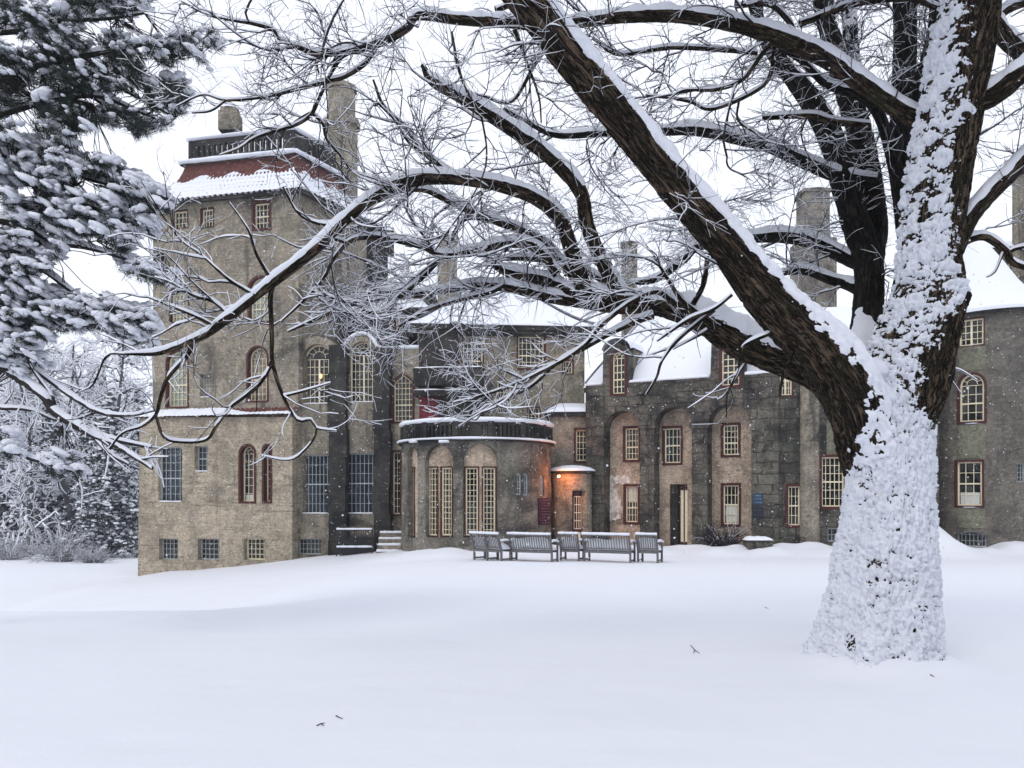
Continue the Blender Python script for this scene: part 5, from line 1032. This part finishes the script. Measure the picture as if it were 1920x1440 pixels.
polys = [[(-60, -60), (262, -60), (285, 15), (290, 40), (330, 35), (350, 62), (400, 55), (412, 75), (420, 105), (395, 112), (345, 130), (355, 165), (345, 220), (310, 240), (260, 260), (235, 235), (190, 240), (150, 245), (140, 262), (60, 250), (-60, 250)],
 [(-60, 250), (60, 262), (130, 255), (150, 280), (210, 310), (250, 325), (285, 350), (322, 365), (318, 395), (290, 415), (300, 440), (285, 460), (230, 470), (180, 440), (120, 450), (60, 420), (-60, 430)], [(-60, 430), (60, 440), (100, 455), (130, 470), (60, 520), (90, 540), (160, 560), (225, 590), (200, 615), (120, 620), (60, 650), (80, 690), (20, 700), (-60, 690)],
 [(215, 480), (310, 505), (335, 520), (300, 530), (230, 510)], [(0, 800), (90, 840), (160, 860), (150, 905), (60, 870), (-20, 850)], [(200, 560), (290, 590), (285, 640), (240, 650), (190, 620)]]
dens = [(1200, .30), (760, .98), (900, 1.0), (40, .8), (80, 1), (110, 1)]
mn = MB(); sb_ = MB(); bm = _bm.new(); _bm.ops.create_icosphere(bm, subdivisions=3, radius=1); V3 = np.array([v.co[:] for v in bm.verts]); F3 = np.array([[v.index for v in f.verts] for f in bm.faces]); bm.free()
allC = np.vstack([c[:, :3] for c in pl + t1]); tw = MB()
for (poly, (cnt, sp)), pi in zip(zip(polys, dens), range(9)):
    A = np.array(poly); got = 0
    while got < cnt:
        q = np.array([[rng.uniform(A[:, 0].min(), A[:, 0].max()), rng.uniform(A[:, 1].min(), A[:, 1].max())]])
        if not inpoly(q, poly)[0]: continue
        if fbm(np.array([[q[0, 0]/55, q[0, 1]/45, pi*3]]), 2)[0] < -.38: continue
        got += 1; c = W(q[0, 0], q[0, 1], rng.uniform(8.3, 9.9)); R_ = rng.uniform(.07, .125)
        ax = np.array([rng.uniform(.1, 1), rng.uniform(-.5, .5), rng.uniform(-.7, .3)]); ax /= np.linalg.norm(ax)
        j = np.argmin(((allC - c)**2).sum(1)); 
        if np.linalg.norm(allC[j]-c) < .9: tw.tube(np.array([allC[j], (allC[j]+c)/2 + rng.normal(size=3)*.03, c]), np.array([.006, .005, .004]), 3, cap=False)
        nn = 62; d = rng.normal(size=(nn, 3)); d /= np.linalg.norm(d, axis=1)[:, None]; d = d + ax*.9; d[:, 2] -= .12; d /= np.linalg.norm(d, axis=1)[:, None]
        b0 = c + rng.normal(size=(nn, 3))*.02 - ax*rng.uniform(0, .07, (nn, 1)); tip = b0 + d*R_*rng.uniform(.75, 1.15, (nn, 1)); sd3 = np.cross(d, rng.normal(size=(nn, 3))); sd3 /= np.linalg.norm(sd3, axis=1)[:, None]; wv = .0028
        V = np.stack([b0 - sd3*wv, b0 + sd3*wv, tip], 1).reshape(-1, 3); mn.add(V, np.arange(nn*3).reshape(-1, 3))
        if rng.random() < sp + (.35 if (pi == 0 and q[0, 1] < 100) else 0):
            if (pi >= 1 and rng.random() < .75) or rng.random() < .12:
                nz = 1 + .38*fbm(IV*1.6 + c*7, 3); ro = rng.uniform(-.5, .5); Pp = IV*nz[:, None]*np.array([R_*.85, R_*.6, R_*.36]); Pp[:, 2] += Pp[:, 0]*(ax[2]*.6 - .15); sb_.add(Pp + c + np.array([0, 0, R_*.42]) + ax*R_*.2, IF)
            for _ in range(rng.integers(3, 7) if pi < 2 else rng.integers(5, 9)):
                u_ = rng.uniform(-.5, .9); cc_ = c + ax*R_*u_ + np.array([rng.normal()*.03, rng.normal()*.03, R_*(.45 - .25*abs(u_)) + rng.normal()*.012]); rr = R_*rng.uniform(.18, .42)
                nz = 1 + .42*fbm(IV1*1.9 + c*5 + _*9, 2); Pp = IV1*nz[:, None]*np.array([rr*1.2, rr*1.1, rr*.7]); Pp[:, 2] += .5*ax[2]*Pp[:, 0]; sb_.add(Pp + cc_, IF1)
o = mn.build('needles', M['needles'], pine, PB, False); sb_.build('snow_on_needles', M['snow'], o, PB); tw.build('twigs', M['pine_bark'], pine, PB)

# ------------------------------------------------------------------ woods in the background
def bare_tree_mesh(seed, H=14):
    rg = np.random.default_rng(seed); levels = [[], [], [], []]; n = 12; P = [np.array([0., 0, -.3])]; d = np.array([0, 0, 1.])
    for i in range(n): d = d + rg.normal(size=3)*.05; d /= np.linalg.norm(d); P.append(P[-1] + d*H*.8/n)
    tr_ = np.column_stack([np.array(P), .20*(1 - .8*np.linspace(0, 1, n+1))])
    grow(tr_, levels[0], 2.0, (2.2, 5.2), (.05, .09), .2, rg, .18, (.5, 1.2), .12, .25)
    for C in levels[0]: grow(C, levels[1], 2.4, (.8, 2.4), (.022, .035), .5, rg, .1, (.4, 1.1), .2)
    for C in levels[1]: grow(C, levels[2], 2.6, (.4, 1.1), (.012, .02), .3, rg, .1, (.4, 1.2), .25)
    tm, wm, sm = MB(), MB(), MB(); tm.tube(tr_[:, :3], tr_[:, 3], 8)
    for C in levels[0] + levels[1] + levels[2]:
        X = C[::2, :3] if len(C) > 6 else C[:, :3]; R = C[::2, 3] if len(C) > 6 else C[:, 3]; wm.tube(X, R, 3, cap=False); sm.tube(X + np.array([0, 0, 1])*(R*.9 + .012)[:, None], R, 3, a=R*1.3+.016, b=R*.6 + .022, cap=False)
    return tm, wm, sm
def conifer_mesh(seed, H=11):
    rg = np.random.default_rng(seed); tm, nm, sm = MB(), MB(), MB(); tm.tube(np.array([[0, 0, -.3], [0, 0, H]]), np.array([.2, .02]), 8)
    for z in np.sort(rg.uniform(.8, H, int(H*4.2))):
        Rm = (H-z)/H*3.0*(1 + .15*rg.normal()) + .2
        for a in np.arange(0, 2*PI, .55) + rg.uniform(0, 1):
            a = a + rg.normal()*.3; L = Rm*rg.uniform(.45, 1.15); n = max(3, int(L/.28)); dz = -rg.uniform(.2, .45)
            for j in range(n):
                t = (j+.6)/n; c = np.array([math.cos(a)*L*t, math.sin(a)*L*t, z + dz*L*t*t]); kk = 9; dd = rg.normal(size=(kk, 3))*np.array([1, 1, .5]); dd /= np.linalg.norm(dd, axis=1)[:, None]; dd[:, 2] -= .35
                b0 = c + rg.normal(size=(kk, 3))*.06; tip = b0 + dd*.26; sx = np.cross(dd, rg.normal(size=(kk, 3))); sx /= np.linalg.norm(sx, axis=1)[:, None]; nm.add(np.stack([b0-sx*.035, b0+sx*.035, tip], 1).reshape(-1, 3), np.arange(kk*3).reshape(-1, 3))
                if rg.random() < .8: nz = 1 + .35*rg.normal(size=(len(IV1), 1)); sm.add(IV1*nz*np.array([.15, .15, .08])*rg.uniform(.4, 1.3) + c + rg.normal(size=3)*.07 + (0, 0, .06), IF1)
    return tm, nm, sm
def make_tree(kind, seed, H):
    tm, wm, sm = (bare_tree_mesh if kind == 'bare_tree' else conifer_mesh)(seed, H); e = bpy.data.objects.new(kind, None); col.objects.link(e)
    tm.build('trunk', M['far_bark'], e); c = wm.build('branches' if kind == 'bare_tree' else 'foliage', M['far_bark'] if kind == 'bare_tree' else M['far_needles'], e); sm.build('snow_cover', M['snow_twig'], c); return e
def copy_tree(o, parent=None):
    c = o.copy(); col.objects.link(c); c.parent = parent
    for ch in o.children: copy_tree(ch, c)
    return c
protos = [make_tree('bare_tree', 1, 15), make_tree('bare_tree', 2, 13), make_tree('conifer', 3, 10.5)]
used = set()
def place(i, px, Y, sc, rz, label, group):
    o = protos[i] if i not in used else copy_tree(protos[i]); used.add(i); x = (px-960)/F*Y; o.location = (x, Y, float(ground_z(x, Y))-.1); o.scale = (sc,)*3; o.rotation_euler[2] = rz; tag(o, label, 'tree', group)
FB, FC_ = 'bare trees in the snowy wood', 'conifers in the snowy wood'
place(2, 205, 50, 1.0, 0, 'snowy conifer nearest the tower corner at the wood edge', FC_)
place(2, 96, 56, 1.15, 2, 'tall dark conifer left of the tower conifer', FC_)
place(2, 165, 62, 1.1, 4, 'snowy conifer between the two nearer conifers', FC_)
place(2, 10, 58, 1.0, 1, 'snowy conifer at the far left edge of the photo', FC_)
place(2, 258, 66, 1.3, 3, 'far conifer peeping past the tower wall', FC_)
for i, (px, Y, sc) in enumerate(((55, 50, 1.15), (140, 54, 1.25), (235, 58, 1.3), (-20, 56, 1.3), (100, 66, 1.5), (190, 70, 1.6), (275, 74, 1.65), (20, 74, 1.6), (-70, 64, 1.5), (150, 82, 1.8), (60, 84, 1.8), (240, 88, 1.9))):
    place(i % 2, px, Y, sc, i*1.3, ['bare tree at the front of the wood with its trunk in view', 'bare tree behind the fallen snowy bough', 'bare tree whose crown touches the tower wall', 'bare tree cut by the left picture edge', 'bare tree in the second row above the dark conifer', 'bare tree in the second row left of the tower', 'distant bare tree just beside the tower edge', 'distant bare tree behind the leftmost conifer', 'bare tree beyond the left picture edge with overhanging crown', 'farthest bare tree in the middle of the wood', 'farthest bare tree toward the left of the wood', 'farthest bare tree hidden partly by the tower'][i], FB)
for i, (px, Y, sc, lb) in enumerate(((1840, 55, 1.35, 'bare tree rising behind the round tower roof'), (1915, 58, 1.45, 'bare tree behind the right-hand chimney'), (1700, 60, 1.35, 'faint bare tree behind the wing roof between the dark stems'))):
    place(i % 2, px, Y, sc, 1+i*2, lb, 'bare trees behind the castle')
# low brush
rg = np.random.default_rng(21)
def shrub(px, py, Y, wd, ht, label, snow=.7, mat='far_bark', dens_=170):
    c = W(px, py, Y); c[2] = float(ground_z(c[0], c[1])); e = empty('shrub', c, label, 'shrub'); m = MB(); s = MB()
    for _ in range(dens_):
        a = rg.uniform(0, 2*PI); r = rg.uniform(0, .5)*wd; P = [c + np.array([math.cos(a)*r*.5, math.sin(a)*r*.3, 0])]; d = np.array([math.cos(a)*.6, math.sin(a)*.4, rg.uniform(.5, 1.4)])
        for j in range(6): d = d + rg.normal(size=3)*.3; d[2] -= .12; P.append(P[-1] + d/np.linalg.norm(d)*ht/5)
        P = np.array(P); m.tube(P, np.linspace(.012, .004, 7), 3, cap=False)
        if rg.random() < snow: s.tube(P + (0, 0, .014), np.linspace(.014, .007, 7), 3, cap=False)
    m.build('stems', M[mat], e, c); s.build('snow_cover', M['snow_twig'], e, c)
shrub(115, 1060, 46, 2.2, 1.9, 'rounded snowy shrub under the wood edge', .9); shrub(20, 1060, 47, 2.6, 1.2, 'low brush at the far left of the wood edge', .95); shrub(175, 1062, 45, 2.0, .8, 'low brush before the nearest conifer', .9)
shrub(1355, 1022, 31.4, 1.9, .95, 'dark bare shrub against the arcade pier beside the trough', .12, 'twig', 260)
# fallen bough in the wood
c = W(90, 980, 46); e = empty('fallen_bough', c, 'bright forked snowy bough caught in front of the wood', 'branch'); m = MB(); s = MB()
for P in ([(66, 990), (80, 978), (95, 968), (104, 960), (112, 968)], [(80, 982), (90, 992)]):
    P = np.array([W(a, b_, 45) for a, b_ in P]); m.tube(P, .04, 5); s.tube(P + (0, 0, .05), .06, 6)
m.build('wood', M['far_bark'], e, c); s.build('snow_cover', M['snow'], e, c)
# climbing vine on the arcade
c = SF.pt(2, -.5, 0); vine = empty('climbing_vine', c, 'web of bare climbing vine stems on the dark stone arcade', 'vine'); m = MB(); 
arch = HOLES['F']
for _ in range(110):
    u = rg.uniform(.2, SF.L-.1); z = rg.uniform(2.2, zF-.4); a = rg.uniform(-PI, PI); P = []
    for j in range(rg.integers(8, 22)):
        a += rg.normal()*.5; u += math.cos(a)*.1; z += math.sin(a)*.07
        if u < .1 or u > SF.L or z > zF-.15 or any(inpoly(np.array([[u, z]]), h)[0] for h in arch): break
        P.append(SF.pt(u, z, -.055))
    if len(P) > 3: m.tube(np.array(P), np.linspace(.016, .006, len(P)), 3, cap=False)
tag(m.build('stems', M['twig'], vine, c), kind='stuff')
# twigs lying on the snow
def fallen(pts, label):
    def hit(px, py):
        Y = 3.
        for _ in range(60): 
            x = (px-960)/F*Y; z = float(ground_z(x, Y)); Y2 = (CZ-z)*F/(py-HZ); Y += (Y2-Y)*.5
        return np.array([(px-960)/F*Y, Y, z + .006])
    P = [[hit(*p) for p in q] for q in pts]; c = P[0][0]; m = MB()
    for q in P: m.tube(np.array(q), np.linspace(.0042, .002, len(q)), 4)
    tag(m.build('fallen_twig', M['twig'], None, c), label, 'twig', 'small twigs lying on the snow')
fallen([[(594, 1362), (602, 1358), (610, 1357)], [(602, 1358), (607, 1362)]], 'tiny twig on the snow at lower left, nearest the bottom edge')
fallen([[(630, 1343), (637, 1347), (643, 1349)]], 'tiny twig just right of the lower left one')
fallen([[(1295, 1211), (1303, 1220), (1312, 1226)], [(1303, 1220), (1300, 1226)]], 'forked twig on the snow left of the tree trunk')
fallen([[(1434, 1139), (1441, 1142)]], 'small dark speck of twig farther back left of the trunk')
fallen([[(1744, 1266), (1752, 1270)]], 'short twig by the foot of the trunk')
# falling snow
rg = np.random.default_rng(33); n = 9000; Y = 5 + 27*rg.random(n)**.7; px = rg.uniform(-40, 1960, n); py = rg.uniform(-40, 1060, n)
C = np.stack([(px-960)/F*Y, Y, CZ+(HZ-py)/F*Y], -1); OV = np.array([(1, 0, 0), (0, 1, 0), (-1, 0, 0), (0, -1, 0), (0, 0, 1), (0, 0, -1)]); OF = np.array([[0, 1, 4], [1, 2, 4], [2, 3, 4], [3, 0, 4], [1, 0, 5], [2, 1, 5], [3, 2, 5], [0, 3, 5]])
r = (.003 + .0045*rg.random(n))*(1 + Y/28); V = C[:, None] + OV[None]*r[:, None, None]*rg.uniform(.7, 1.3, (n, 6, 1)); m = MB(); m.add(V, (OF[None] + (np.arange(n)*6)[:, None, None]).reshape(-1, 3))
tag(m.build('falling_snow', M['snow_twig'], None, (0, 0, 0)), 'fine snowflakes falling through the air', 'snowflakes', kind='stuff')
# haze
hz = MB(); hz.abox(-70, 75, -16, 98, -6, 26)
mm, N_, L_, b_ = newmat('winter_haze'); N_.remove(b_); pv = N_.new('ShaderNodeVolumePrincipled'); pv.inputs['Color'].default_value = (.9, .93, 1, 1); pv.inputs['Density'].default_value = .0010; pv.inputs['Anisotropy'].default_value = .2
L_.new(pv.outputs[0], N_['Material Output'].inputs['Volume']); tag(hz.build('haze', mm, None, (0, 0, 0), False), 'thin snowy haze', 'haze', kind='stuff')
